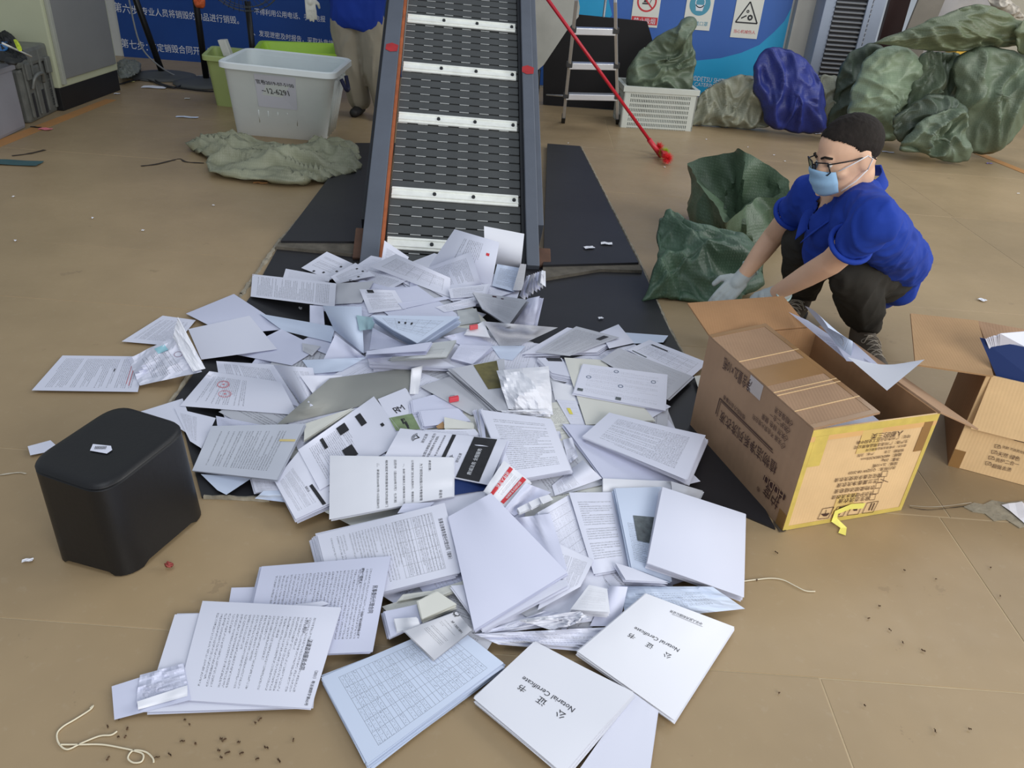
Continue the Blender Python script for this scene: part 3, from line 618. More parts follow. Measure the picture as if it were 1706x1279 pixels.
for (v,x0,x1,z) in st:
    a=fl[0]+dL*z/dL[2]; b_=fl[1]+dR*z/dR[2]; e=nrm(b_-a); t_=bx('step',a,e,Y3,Z3,(.0,np.linalg.norm(b_-a)),(-.03,.06),(-.03,.012),AL,ld,.004)
    for q in (a,b_): bx('step_cap',q,e,Y3,Z3,(-.022,.022),(-.038,.03),(-.018,.02),BP,ld,.004)
for pf,pt in (((908,170),(938,0)),((988,176),(1009,0))):
    a=P(*pf); b_=PY(*pt,a[1]-.12); d=nrm(b_-a); tube('rear_leg',[a,a+d*1.15],.011,mat('tube_grey',(140,144,150),.35,.6),ld,10)
tube('brace',[P(911,158,.10),P(946,160,.22)],.007,AL,ld)
# black panel and white hopper behind
bp=thing('black_panel','matt black panel leaning on the blue poster behind the ladder','panel',loc=PY(1000,172,7.0))
o=[PY(u,v,7.05) for u,v in ((912,60),(1000,33),(1078,36),(1085,60),(1094,110),(1092,150))]; x1=o[-1][0]; zt=o[2][2]
bm=bmesh.new(); pts=[(PY(905,170,7.05)[0],0.005),(x1+.1,0.005),(x1,o[4][2]),(o[3][0],o[3][2]),(o[2][0],zt),(PY(905,30,7.05)[0],zt+.02)]
fa=[bm.verts.new((x,7.05,z)) for x,z in pts]; fb=[bm.verts.new((x,7.09,z)) for x,z in pts]; bm.faces.new(fa); bm.faces.new(fb[::-1])
for i in range(6): bm.faces.new((fa[i],fb[i],fb[(i+1)%6],fa[(i+1)%6]))
bm_obj('leaning_board',bm,mat('matt_black',(24,22,24),.8),bp)
hp=thing('white_hopper','white rounded machine hopper beside the top of the conveyor','machine',loc=PY(900,100,6.5))
bm=bmesh.new(); px=[(890,-60),(960,-60),(963,-5),(966,12),(964,28),(945,50),(906,108),(892,120)]
fa=[bm.verts.new(tuple(PY(u,v,6.6))) for u,v in px]; fb=[bm.verts.new(tuple(PY(u,v,6.6)+Y3*.35)) for u,v in px]; bm.faces.new(fa); bm.faces.new(fb[::-1]); 
for i in range(8): bm.faces.new((fa[i],fb[i],fb[(i+1)%8],fa[(i+1)%8]))
bm_obj('hopper_shell',bm,mat('hopper_white',(176,176,168),.5,var=.1),hp); tube('hopper_leg',[PY(897,116,6.75),PY(897,116,6.75)*[1,1,0]],.02,BLK,hp)
# crate with slotted sides
CR=mat('crate_grey',(196,200,192),.5,var=.05)
a=P(1033,212); b_=P(1152,219); e=nrm(b_-a); nb=np.cross(Z3,e); Wd=np.linalg.norm(b_-a); HH=.30; D=.40
crt=thing('slotted_crate','pale grey slotted plastic crate holding a green sack by the ladder','crate',loc=a)
def slotted(o,e,L,nm):
    bm=bmesh.new(); nn=np.cross(Z3,e)
    hexa(bm,boxc(o,e,nn,Z3,(0,.05),(0,.01),(0,HH))); hexa(bm,boxc(o,e,nn,Z3,(L-.05,L),(0,.01),(0,HH)))
    for k in range(8): z=.012+k*(HH-.05)/7; hexa(bm,boxc(o,e,nn,Z3,(.05,L-.05),(0,.01),(z-.006,z+.006)))
    n=int((L-.1)/.0135)
    for k in range(n+1): x=.05+k*(L-.1)/n; hexa(bm,boxc(o,e,nn,Z3,(x-.0036,x+.0036),(.001,.008),(0,HH-.02)))
    bm_obj(nm,bm,CR,crt)
slotted(a,e,Wd,'slotted_side'); slotted(a+nb*D,nb*-1,D,'slotted_side'); slotted(a+e*Wd,nb,D,'slotted_side'); slotted(a+nb*D+e*Wd,-e,Wd,'slotted_side')
bx('crate_floor',a,e,nb,Z3,(.01,Wd-.01),(.01,D-.01),(.004,.015),CR,crt,0)
for s_ in ((a,e,Wd),(a+nb*(D-.02),e,Wd)): bx('crate_rim',s_[0],s_[1],nb,Z3,(-.012,s_[2]+.012),(-.012,.02),(HH-.03,HH+.012),CR,crt,.003)
for s_ in (0,Wd-.02): bx('crate_rim',a,e,nb,Z3,(s_-.012 if s_==0 else s_,s_+.02 if s_==0 else s_+.032),(0,D),(HH-.03,HH+.011),CR,crt,.003)
# ------------------------------------------------------------------ sacks
def sackm(name,c,light=1.25):
    if name in MATS: return MATS[name]
    m=bpy.data.materials.new(name); m.use_nodes=True; t=NT(m); MATS[name]=m; b=t.b; b.inputs['Roughness'].default_value=.48; b.inputs['Specular IOR Level'].default_value=.55
    tc=t.n('ShaderNodeTexCoord').outputs['Object']; f=t.noise(tc,3.5,5,.65); c_=lin(c)
    col=t.ramp(f,.3,.72,tuple(x*.72 for x in c_),tuple(min(1,x*light) for x in c_))
    wv=t.n('ShaderNodeTexWave'); wv.inputs['Scale'].default_value=26; wv.inputs['Distortion'].default_value=1.2; t.l(tc,wv.inputs['Vector'])
    wv2=t.n('ShaderNodeTexWave',bands_direction='Z'); wv2.inputs['Scale'].default_value=22; wv2.inputs['Distortion'].default_value=1.2; t.l(tc,wv2.inputs['Vector'])
    wf=t.m('MULTIPLY',wv.outputs['Fac'],wv2.outputs['Fac']); col=t.mix(t.m('MULTIPLY',wf,.18),col,tuple(min(1,x*1.6+.02) for x in c_)); t.l(col,b.inputs['Base Color'])
    hgt=t.m('ADD',t.m('MULTIPLY',t.noise(tc,9,5,.6),1.),t.m('MULTIPLY',wf,.06)); t.bump(hgt,.42,.02); return m
SG=sackm('sack_green',(104,118,98)); SGL=sackm('sack_lightgreen',(142,160,134)); SGD=sackm('sack_darkgreen',(76,88,74)); SGR=sackm('sack_greygreen',(142,144,126)); SBL=sackm('sack_blue',(40,52,128)); SOL=sackm('sack_olive',(104,114,88))
def sack(px,y,T,m,label,group=None,back=.6,amp=.035,sc=(6,6,4),seed=0.,n=(0,-1,.15),name='woven_sack',zmin=.005,**k):
    y=y-.10; px=[(u,v+(6 if v>195 else 0)) for u,v in px]; ys=[y]*len(px)
    o=pillow(name,[PY(u,v,yy) for (u,v),yy in zip(px,ys)],n,T,m,None,amp=amp,sc=sc,seed=seed,back=back,zmin=zmin,rings=20,K=120,**k); tag(o,label,'sack',group); return o
sack([(1044,140),(1050,110),(1066,82),(1090,66),(1112,52),(1128,44),(1140,28),(1158,30),(1160,44),(1152,60),(1158,90),(1156,125),(1150,150),(1100,155),(1050,150)],6.62,.15,SG,'bulging green sack with a twisted neck stuffed in the slotted crate',seed=1.,zmin=.02,sc=(5,5,8),amp=.05)
sack([(1150,205),(1160,165),(1190,140),(1225,126),(1255,127),(1268,140),(1278,170),(1284,200),(1262,206),(1230,212),(1190,203)],6.75,.16,SGR,'collapsed grey-green sack between the slotted crate and the blue bag',seed=2.,sc=(9,4,5),amp=.05)
sack([(1258,150),(1256,110),(1270,88),(1300,82),(1335,92),(1358,115),(1372,150),(1377,200),(1368,214),(1310,213),(1280,205),(1268,180)],6.62,.2,SBL,'tall bright blue cloth sack standing against the blue poster',seed=3.,sc=(7,4,3),amp=.05)
sack([(1360,205),(1362,140),(1375,125),(1398,128),(1408,150),(1405,200)],7.0,.12,SGR,'small grey sack half hidden right of the blue sack',seed=4.)
sack([(1378,205),(1392,150),(1400,110),(1425,82),(1460,72),(1480,90),(1470,140),(1450,200),(1430,225)],6.9,.15,SGD,'dark green sack leaning on the louvred cabinet',seed=5.)
sack([(1408,200),(1412,170),(1425,130),(1448,95),(1480,76),(1520,78),(1538,95),(1532,130),(1512,165),(1505,200),(1490,222),(1440,225)],6.55,.19,SGL,'light green upright sack behind the squatting worker head',seed=6.,sc=(4,4,9),amp=.035)
sack([(1500,200),(1520,130),(1535,92),(1560,84),(1592,88),(1600,120),(1592,165),(1580,200)],6.5,.16,SG,'creased green sack in the middle of the right pile',seed=7.,sc=(8,5,3),amp=.045)
sack([(1588,160),(1590,110),(1610,85),(1660,78),(1712,90),(1745,110),(1735,160),(1700,215),(1668,244),(1620,245),(1606,232),(1600,200)],6.3,.2,SG,'largest green sack at the right end of the pile',seed=8.,sc=(5,5,4),amp=.05)
sack([(1455,72),(1490,55),(1530,40),(1570,26),(1615,8),(1650,10),(1685,28),(1720,40),(1725,70),(1690,78),(1640,82),(1590,86),(1540,84),(1500,78)],6.35,.18,SOL,'long green sack lying across the top of the right pile',seed=9.,sc=(4,4,9),amp=.05,zmin=.3)
sack([(1690,52),(1712,30),(1760,30),(1760,90),(1700,88)],6.2,.1,SOL,'tied sack neck poking in at the right edge of the pile',seed=12.,zmin=.3)
sack([(1488,215),(1490,195),(1516,176),(1556,156),(1590,166),(1610,182),(1600,200),(1560,196),(1520,214),(1500,232)],6.15,.09,SGD,'dark folded top of the crumpled sack in front of the right pile',seed=10.,sc=(5,4,4),amp=.05)
sack([(1500,232),(1530,200),(1560,186),(1606,182),(1608,215),(1622,246),(1612,262),(1570,262),(1530,250),(1504,244)],6.0,.11,SG,'crumpled flattened green sack lying in front of the right pile',seed=24.,sc=(5,3,4),amp=.075)
bgs=sack([(1640,-10),(1672,-12),(1690,10),(1706,28),(1680,28),(1655,12)],6.8,.08,mat('floral_cloth',(190,182,170),.8,var=.35,sc=30),'pale patterned cloth bag above the top sack',seed=13.,zmin=.5,name='cloth_bag')
# flat empty sack on the floor at left
o=pillow('empty_sack',[P(u,v,.03) for u,v in ((316,244),(340,232),(385,230),(440,240),(500,246),(540,236),(578,234),(600,255),(603,275),(585,292),(540,300),(480,303),(430,298),(380,292),(345,288),(342,275),(350,262),(335,256))],(0,-.35,.94),.085,sackm('sack_paleolive',(150,152,128)),None,rings=22,K=150,amp=.07,sc=(2.6,6,6),seed=14.,back=.2); tag(o,'empty pale olive sack lying on the floor left of the conveyor','sack')
# open sack
rimp=[(1145,272,.27),(1170,262,.31),(1200,256,.35),(1222,252,.38),(1232,248,.42),(1248,258,.41),(1275,272,.38),(1300,290,.35),(1317,310,.31),(1313,328,.27),(1290,330,.25),(1262,330,.24),(1240,345,.22),(1222,360,.22),(1207,370,.22),(1198,352,.24),(1180,325,.25),(1160,298,.26)]
rim=curve_pts([P(*q) for q in rimp]+[P(*rimp[0])],5)[:-1]; n=len(rim); cen=sum(rim)/n; cen[2]=0
rings=[]; 
basec=P(1222,392)
for i in range(10):
    t=i/9; rg_=[]
    for j,p in enumerate(rim):
        a=p-cen; flo=basec+nrm([a[0],a[1],0])*.215*(1+.1*math.sin(5*j/n*6.28)); flo[2]=.004
        q=flo*(1-t)+p*t; out=nrm([a[0],a[1],0])*math.sin(math.pi*min(t*1.1,1))*.035; q=q+out+nrm([a[0],a[1],0])*ridged(q,(8,8,5),3.)*.05*(1-t*.5); q[2]=max(q[2],.004); rg_.append(q)
    rings.append(rg_)
for i in range(1,9):
    t=i/8; rg_=[]
    for j,p in enumerate(rim):
        a=p-cen; q0=basec*1.; q0[2]=.10; q=p*(1-t)+(q0+ (p-cen)*[.35,.35,0])*t - nrm([a[0],a[1],0])*.012; q=q-nrm([a[0],a[1],0])*ridged(q,(7,7,5),5.)*.06*math.sin(t*3); rg_.append(q)
    rings.append(rg_)
so=loft('open_sack',rings,SGD,None,False,True); so.data.materials[0]=sackm('sack_openfront',(78,98,76)); tag(so,'open green sack standing with its mouth gaping beside the worker','sack')
# flat front sack
fs_=[((185,505),.24),((240,520),.24),((290,545),.23),((380,565),.22),((480,590),.20),((560,630),.18),((620,690),.15),((655,780),.10),((650,860),.05),((560,910),.03),((500,950),.02),((390,942),.01),((260,932),.01),((150,920),.01),((62,935),.005),((80,890),.03),((100,840),.07),((130,740),.14),((135,620),.2),((145,550),.23)]
o=pillow('filled_sack',[P(1050+x/2.906,180+y/2.906,z) for (x,y),z in fs_],nrm((-.1,-.55,.83)),.10,sackm('sack_frontgreen',(72,98,78)),None,rings=22,K=150,amp=.05,sc=(3.5,5,5),seed=15.,back=1.); tag(o,'filled green woven sack slumped in front of the open sack','sack')
# broom
bt=P(1094,250,.05); tp_=PY(903,-14,5.15); d=nrm(tp_-bt)
br=thing('red_broom','red handled floor brush leaning with its red and green bristles on the floor','broom',loc=P(1108,275))
REDM=mat('broom_red',(190,28,48),.35,var=.06); tube('handle',[bt,bt+d*1.5],.011,REDM,br,12); tube('socket',[bt-d*.06,bt+d*.1],.017,mat('broom_red2',(205,50,62),.4),br,12)
c0=P(1106,268,.035)
def bristles(nm,c,R_,n,m,sd):
    rnd=random.Random(sd); vs=[];fs=[]
    for i in range(n):
        a=rnd.uniform(0,6.28); z=rnd.uniform(-1,1); s=math.sqrt(1-z*z); e=np.array([s*math.cos(a),s*math.sin(a),z]); q=c+e*R_*rnd.uniform(.8,1.15); q[2]=max(q[2],.002); w_=nrm(np.cross(e,[.3,.2,.9]))*.0022; u_=np.cross(e,w_); o=len(vs); vs+=[c+w_,c-w_,c+u_,q]; fs+=[(o,o+1,o+3),(o+1,o+2,o+3),(o+2,o,o+3)]
    ob=mo(nm,vs,fs,m,br); ob['kind']='stuff'
BR1=mat('bristle_red',(235,62,66),.6); BR2=mat('bristle_green',(170,200,40),.6)
bristles('bristles',P(1112,264,.04),.045,500,BR1,1); bristles('bristles',P(1098,245,.05),.04,350,BR1,2); bristles('bristles',P(1107,255,.045),.045,400,BR2,3)
bx('brush_block',P(1106,256,.045),nrm(P(1112,266)-P(1098,243)),nrm(np.cross(Z3,P(1112,266)-P(1098,243))),Z3,(-.06,.06),(-.02,.02),(-.015,.02),REDM,br,.006)
# ------------------------------------------------------------------ black stool
ST=mat('stool_black',(22,22,24),.42,var=.1,sc=4,bump=.08,bsc=90,spec=.45)
b=[P(86,932),P(215,968),P(350,852)]; b.append(fourth(*b)); zt=.245
tq=[P(38,772,zt),P(170,818,zt),P(315,706,zt)]; tq.append(fourth(*tq))
so=thing('black_stool','black square plastic stool with a small white label on its seat','stool',loc=b[0])
Rg=[]
def rq2(q,r=.2): return rq(q,r,7)
base=rq2(b,.24); nb_=len(base); 
low=[]
for j,p in enumerate(base):
    q=p.copy(); k=(j%8)/7; q[2]=.003 if (j%8) in range(1,7) else .012; low.append(q)
Rg.append([p+nrm(sum(base)/nb_-p)*.006 for p in low]); Rg.append(low)
for t in (.1,.5,.9,.94): Rg.append(rq2(lerpq(b,tq,t),.24))
Rg.append(rq2(insetq(lerpq(b,tq,.955),.004),.24)); Rg.append(rq2(insetq(lerpq(b,tq,.965),.0),.24))
Rg.append(rq2(insetq(lerpq(b,tq,.985),.003),.24)); Rg.append(rq2(insetq(lerpq(b,tq,.997),.010),.24)); Rg.append(rq2(insetq(lerpq(b,tq,1.0),.02),.24)); Rg.append(rq2(insetq(lerpq(b,tq,.994),.04),.24)); Rg.append(rq2(insetq(lerpq(b,tq,.992),.08),.24))
o=loft('stool_shell',Rg,ST,so,False,True)
q=[P(u,v,zt-.0005) for u,v in ((155,740),(185,743),(187,750),(178,756),(150,751))]; lb=mo('white_label',[x+Z3*.001 for x in q],[(0,4,3,2,1)],paper_mat('blank','white'),so); lb['label']='small white label'
T_=Txt(); 
for k in range(9): a=P(160+2.2*k,744,zt); T_.line(a+Z3*.001,P(158+2.2*k,749,zt)+Z3*.001,.0012,Z3)
T_.done(INK,so,'barcode_lines')
# ------------------------------------------------------------------ big carton
def cardm(name,c):
    if name in MATS: return MATS[name]
    m=bpy.data.materials.new(name); m.use_nodes=True; t=NT(m); MATS[name]=m; t.b.inputs['Roughness'].default_value=.75; t.b.inputs['Specular IOR Level'].default_value=.25
    tc=t.n('ShaderNodeTexCoord').outputs['Object']; c_=lin(c); col=t.ramp(t.noise(tc,5,5,.6),.3,.7,tuple(x*.88 for x in c_),tuple(x*1.1 for x in c_)); t.l(col,t.b.inputs['Base Color'])
    wv=t.n('ShaderNodeTexWave'); wv.inputs['Scale'].default_value=38; t.l(tc,wv.inputs['Vector']); t.bump(t.m('ADD',t.m('MULTIPLY',wv.outputs['Fac'],.45),t.m('MULTIPLY',t.noise(tc,9,3),3.)),.12,.004); return m
CD=cardm('cardboard',(168,136,108)); CDF=cardm('cardboard_lit',(226,192,145)); CDI=cardm('cardboard_inside',(160,122,86)); TAPE=mat('brown_tape',(150,112,66),.3,var=.1,spec=.7); TAPEY=mat('yellow_tape',(212,188,98),.3,var=.15,sc=20,spec=.7); CLR=mat('clear_tape',(182,170,165),.2,var=.08,spec=.8); INKB=mat('print_brown',(70,44,38),.7,var=.1)  # CDF: paler copy of the cardboard, daylight on the fronts painted into it
A0=P(1303,884); ex=nrm(P(1150,711)-A0); ey=nrm(np.cross(ex,Z3)); ey=ey if ey[0]>0 else -ey
Lx,Ly,Hz,th=.495,.375,.31,.005
cb=thing('laundry_carton','large brown carton printed with upside down laundry detergent text, full of papers','carton',loc=A0)
bx('side_panel',A0,ex,ey,Z3,(0,Lx),(0,th),(0.001,Hz),CD,cb,.001); bx('side_panel',A0,ex,ey,Z3,(0,Lx),(Ly-th,Ly),(0.001,Hz),CDI,cb,.001)
bx('end_panel',A0,ex,ey,Z3,(0,th),(th,Ly-th),(0.001,Hz),CDF,cb,.001); bx('end_panel',A0,ex,ey,Z3,(Lx-th,Lx),(th,Ly-th),(0.001,Hz),CDI,cb,.001); bx('bottom_panel',A0,ex,ey,Z3,(th,Lx-th),(th,Ly-th),(.001,.006),CDI,cb,0)
top=A0+Z3*Hz
def flap(nm,o,e1,L,e2,Wf,m,parent=cb,t_=.005,bev=.001): 
    n=nrm(np.cross(e1,e2)); n=n if n[2]>0 else -n; return bx(nm,o,e1,e2,n,(0,L),(0,Wf),(0,t_),m,parent,bev)
fd=nrm(P(1483,659,Hz+.03)-(top)); e2=nrm(ey*1.0+Z3*.12)
fw=.185; flap('top_flap',top,ex,Lx,e2,fw,CD)
n2=nrm(np.cross(ex,e2)); n2=n2 if n2[2]>0 else -n2
for k0,k1,mm in ((.0,.016,TAPE),(.20,.285,TAPE),(.478,.494,TAPE)): bx('brown_tape',top+n2*.0052,ex,e2,n2,(k0,k1),(.0,fw),(0,.0006),mm,cb,0)
for k in (.075,.15,.165,.33): bx('flap_crease',top+n2*.0052,ex,e2,n2,(k,k+.003),(.0,fw),(-.001,.0009),CDF,cb,0)
bx('brown_tape',top+n2*.0052,ex,e2,n2,(0,Lx),(fw-.014,fw),(0,.0007),TAPE,cb,0)
# end flap at the far side and the outer flap
flap('end_flap',top+ex*Lx,ey,Ly*.9,nrm(ex*1+Z3*.25),.15,CDI); 
e3=nrm(ey*.9-Z3*.42); flap('outer_flap',top+ey*Ly,ex,Lx,e3,.17,CD)
# tape round the end panel
yy=lambda a,b,c,d,m=TAPEY,off_=0: bx('yellow_tape',A0-ex*(.0006+off_),ex,ey,Z3,(-.0006,0),(a,b),(c,d),m,cb,0)
yy(0,Ly,.001,.014); yy(0,Ly,Hz-.02,Hz); yy(0,.014,.014,Hz-.02); yy(Ly-.012,Ly,.014,Hz-.02); yy(.012,.05,.2,Hz-.02,TAPEY,.0003); yy(.15,.21,Hz-.09,Hz-.02,mat('pale_tape',(222,190,120),.3,spec=.7),.0003)
yy(Ly-.04,Ly-.012,Hz-.11,Hz-.02,TAPE,.0003); yy(.0,Ly,Hz-.034,Hz-.02,mat('peach_tape',(226,180,120),.35),.0002); yy(.14,.2,.03,.09,mat('pale_tape',(222,190,120)),.0003)
bx('brown_tape',A0-ey*.0006,ex,ey,Z3,(0,.03),(-.0006,0),(.001,.05),TAPE,cb,0); bx('clear_tape',A0-ey*.0006,ex,ey,Z3,(.21,.27),(-.0006,0),(Hz-.045,Hz),CLR,cb,0)
# print on the end panel (upside down)
fe=-ex; pe=A0-ex*.0012
E=lambda u,v: PPL(u,v,pe,fe)
c2=lambda x,y:(1340+x/6.396,690+y/6.396)
T_=Txt()
rows_=[((700,890),(360,925),'易生态洗衣液'),((735,838),(290,885),'洗衣护理香水洗衣液'),((750,775),(318,822),'衣物柔顺浓缩皂液'),((780,705),(345,758),'芝兰薰香净洗衣液'),((822,645),(320,702),'樱花花香多效使洗衣液'),((970,562),(470,625),'执行标准：Q/JZJW 08-2020'),((990,520),(725,550),'规格：2L×10瓶'),((1015,472),(820,490),'净重：20kg'),((1035,425),(600,480),'箱规：480X380X305mm'),((1060,380),(850,400),'保质期：三年'),((740,415),(565,440),'产地：沈阳'),((1085,330),(655,380),'委托方：护度清洁用品有限公司'),((1100,285),(530,352),'生产商：广州某某清洁用品有限公司'),((1130,232),(555,302),'地址：广州市白云区工业园中路'),((1045,200),(710,235),'某某人都的三类')]
rows_=[(a,b_,t_.replace('某某','')) for a,b_,t_ in rows_]
for a,b_,t_ in rows_: T_.add(t_,E(*c2(*a)),E(*c2(*b_)),fe,squash=.95)
for k,(x,y) in enumerate(((735,880),(772,815),(800,755),(825,692),(862,632))):
    q=[E(*c2(x+a,y+b_)) for a,b_ in ((-32,-24),(28,-32),(12,28),(-44,32))]
    for i in range(4): T_.line(q[i],q[(i+1)%4],.0012,fe)
T_.line(E(*c2(812,690)),E(*c2(890,720)),.0018,fe)
for x in (225,380,540,700):
    y=1075-(x-225)*.13; q=[E(*c2(x+a,y+b_)) for a,b_ in ((-30,-70),(90,-90),(30,28),(-85,40))]
    for i in range(4): T_.line(q[i],q[(i+1)%4],.0016,fe)
    if x==225: T_.poly([E(*c2(x+a,y+b_)) for a,b_ in ((-50,-15),(45,-25),(10,8),(-20,10))],fe); T_.line(E(*c2(x+10,y-60)),E(*c2(x-2,y-20)),.0016,fe)
    elif x==380: T_.poly([E(*c2(x+a,y+b_)) for a,b_ in ((-10,-68),(62,-78),(56,-62),(-16,-52))],fe); T_.poly([E(*c2(x+a,y+b_)) for a,b_ in ((-20,-42),(50,-52),(44,-36),(-26,-26))],fe); T_.add('6',E(*c2(x,y+5)),E(*c2(x-25,y+8)),fe)
    elif x==540: T_.poly([E(*c2(x+a,y+b_)) for a,b_ in ((-20,-40),(5,-60),(30,-45),(20,-10),(-15,-8))],fe)
    else:
        for k in (0,28): T_.line(E(*c2(x+20+k,y-70)),E(*c2(x-15+k,y+10)),.003,fe)
T_.done(INKB,cb)
# print on the long side (upside down)
fl_=-ey; pl_=A0-ey*.0012; G=lambda u,v: PPL(u,v,pl_,fl_); c1_=lambda x,y:(1190+x/3.995,570+y/3.995)
T_=Txt()
for a,b_,t_,sq in (((415,850),(40,485),'植物洁净系列洗衣液',1.25),((205,505),(62,360),'植物配方自然馨香',1.1),((245,300),(62,135),'净含量2L×10瓶',1.9),((445,668),(258,492),'无磷 不含荧光增白剂',1.2),((470,630),(318,488),'天然 绿色 健康',1.2),((488,580),(372,478),'洗护二合一',1.2),((500,530),(405,445),'超强去渍',1.2),((430,1080),(335,965),'护度',1.35)): T_.add(t_,G(*c1_(*a)),G(*c1_(*b_)),fl_,squash=sq)
T_.add('®',G(*c1_(305,985)),G(*c1_(285,968)),fl_)
def ln(a,b_,w_): T_.line(G(*c1_(*a)),G(*c1_(*b_)),w_,fl_)
ln((388,716),(38,372),.0035); ln((392,738),(45,392),.0022); ln((38,372),(10,475),.003); ln((45,392),(18,495),.002)
for x,y in ((458,690),(475,640),(490,588),(508,540)):
    for a,b_ in (((-14,-8),(10,-20)),((10,-20),(16,4)),((16,4),(-8,18)),((-8,18),(-14,-8)),((-6,8),(0,-4)),((0,-4),(12,8))): ln((x+a[0],y+a[1]),(x+b_[0],y+b_[1]),.0012)
T_.poly([G(*c1_(*q)) for q in ((478,1022),(465,1052),(326,912),(336,882))],fl_); T_.done(INKB,cb)
T_=Txt(); T_.add('HUDU',G(*c1_(462,1028))+fl_*.001,G(*c1_(338,902))+fl_*.001,fl_,squash=1.2); T_.done(CD,cb,'knockout_text')
# torn yellow tape hanging on the floor
q=[A0-ex*.006+ey*y_+Z3*z_ for y_,z_ in ((.235,.045),(.19,.05),(.15,.038),(.152,.012))]+[A0-ex*.03+ey*.165+Z3*.004,A0-ex*.05+ey*.145+Z3*.003]
vs=[];
for i,p in enumerate(q):
    t_=nrm(q[min(i+1,5)]-q[max(i-1,0)]); s_=nrm(np.cross(t_,-ex if i<4 else Z3))*.009; vs+=[p-s_,p+s_]
o=mo('torn_tape',vs,[(2*i,2*i+1,2*i+3,2*i+2) for i in range(5)],mat('lemon_tape',(240,232,120),.4)); tag(o,'crumpled lemon yellow tape strip hanging off the big carton','tape')
# ------------------------------------------------------------------ second carton
B0=P(1579,775); e1=nrm(P(1706,809)-B0); e2_=np.cross(Z3,e1); Hb=.31
c2b=thing('open_carton','open brown carton holding a navy folder at the right edge','carton',loc=B0)
bx('side_panel',B0,e1,e2_,Z3,(0,.49),(0,.005),(.001,Hb),CDF,c2b,.001); bx('side_panel',B0,e1,e2_,Z3,(0,.49),(.37,.375),(.001,Hb),CD,c2b,.001)
bx('end_panel',B0,e1,e2_,Z3,(0,.005),(.005,.37),(.001,Hb),CDI,c2b,.001); bx('end_panel',B0,e1,e2_,Z3,(.485,.49),(.005,.37),(.001,Hb),CD,c2b,.001); bx('bottom_panel',B0,e1,e2_,Z3,(.005,.485),(.005,.37),(.001,.006),CDI,c2b,0)
def fq(nm,px,z,m,parent,thk=.005):
    q=[P(u,v,zz) for (u,v),zz in zip(px,z)]; n=nrm(np.cross(q[1]-q[0],q[3]-q[0])); n=n if n[2]>0 else -n; bm=bmesh.new(); hexa(bm,[x for x in q]+[x+n*thk for x in q],0); return bm_obj(nm,bm,m,parent)
fq('end_flap',[(1516,524),(1628,536),(1654,628),(1524,609)],[.36,.36,.31,.31],cardm('cardboard_flap',(176,142,104)),c2b)
fq('back_flap',[(1628,536),(1740,556),(1740,590),(1642,575)],[.36,.36,.32,.32],CD,c2b)
ft_=B0+Z3*Hb+e1*.012-e2_*.001; bx('front_flap',ft_,e1,nrm(-Z3-e2_*.12),nrm(np.cross(e1,nrm(-Z3-e2_*.12))),(0,.47),(0,.165),(0,.005),CDF,c2b,.001)
bx('brown_tape',B0-e2_*.0008,e1,e2_,Z3,(0,.03),(-.0006,0),(.0,.06),TAPE,c2b,0)
fn2=-e2_; pb=B0-e2_*.0016; G2=lambda u,v: PPL(u,v,pb,fn2); c8=lambda x,y:(1560+x/4,500+y/4)
T_=Txt()
for a,b_,t_ in (((442,975),(640,1030),'无磷 不含荧光增白剂'),((412,1020),(558,1058),'天然 绿色'),((395,1060),(552,1095),'洗护二合一'),((372,1100),(500,1130),'超强去渍')): T_.add(t_,G2(*c8(*a)),G2(*c8(*b_)),fn2,squash=1.2)
for x,y in ((410,972),(388,1010),(368,1048),(348,1085)):
    for a,b_ in (((-18,-12),(16,-6)),((16,-6),(18,14)),((18,14),(-20,10)),((-20,10),(-18,-12)),((-8,0),(-2,6)),((-2,6),(12,-6))): T_.line(G2(*c8(x+a[0],y+a[1])),G2(*c8(x+b_[0],y+b_[1])),.0012,fn2)
T_.line(G2(*c8(510,915)),G2(*c8(640,945)),.003,fn2); T_.line(G2(*c8(518,930)),G2(*c8(640,962)),.002,fn2); T_.done(INKB,c2b)
# navy folder with papers inside
ps=thing('paper_stack','stack of papers lying under the navy folder in the open carton','documents',loc=B0+Z3*.007)
for k in range(26): bx('page',B0+Z3*(.008+k*.0108),e1,e2_,Z3,(.10+random.uniform(0,.01),.46),(.05,.30+random.uniform(0,.03)),(0,.0095),paper_mat('blank',('white','lav','grey')[k%3]),ps,0)
nf=thing('navy_folder','navy blue folder stuffed with white papers in the open carton','folder',loc=P(1660,628,.31))
fq('folder_cover',[(1632,562),(1745,586),(1745,650),(1661,629)],[.40,.40,.30,.30],paper_mat('blank','navy'),nf,.003)
for i in range(9):
    dx=random.uniform(-3,3); fq('page',[(1640+i*3+dx,565-i*1.2),(1752,572-i*3),(1750,600),(1650+i*2,590)],[.402+.004*i]*2+[.36]*2,paper_mat('blank','white'),nf,.0006)
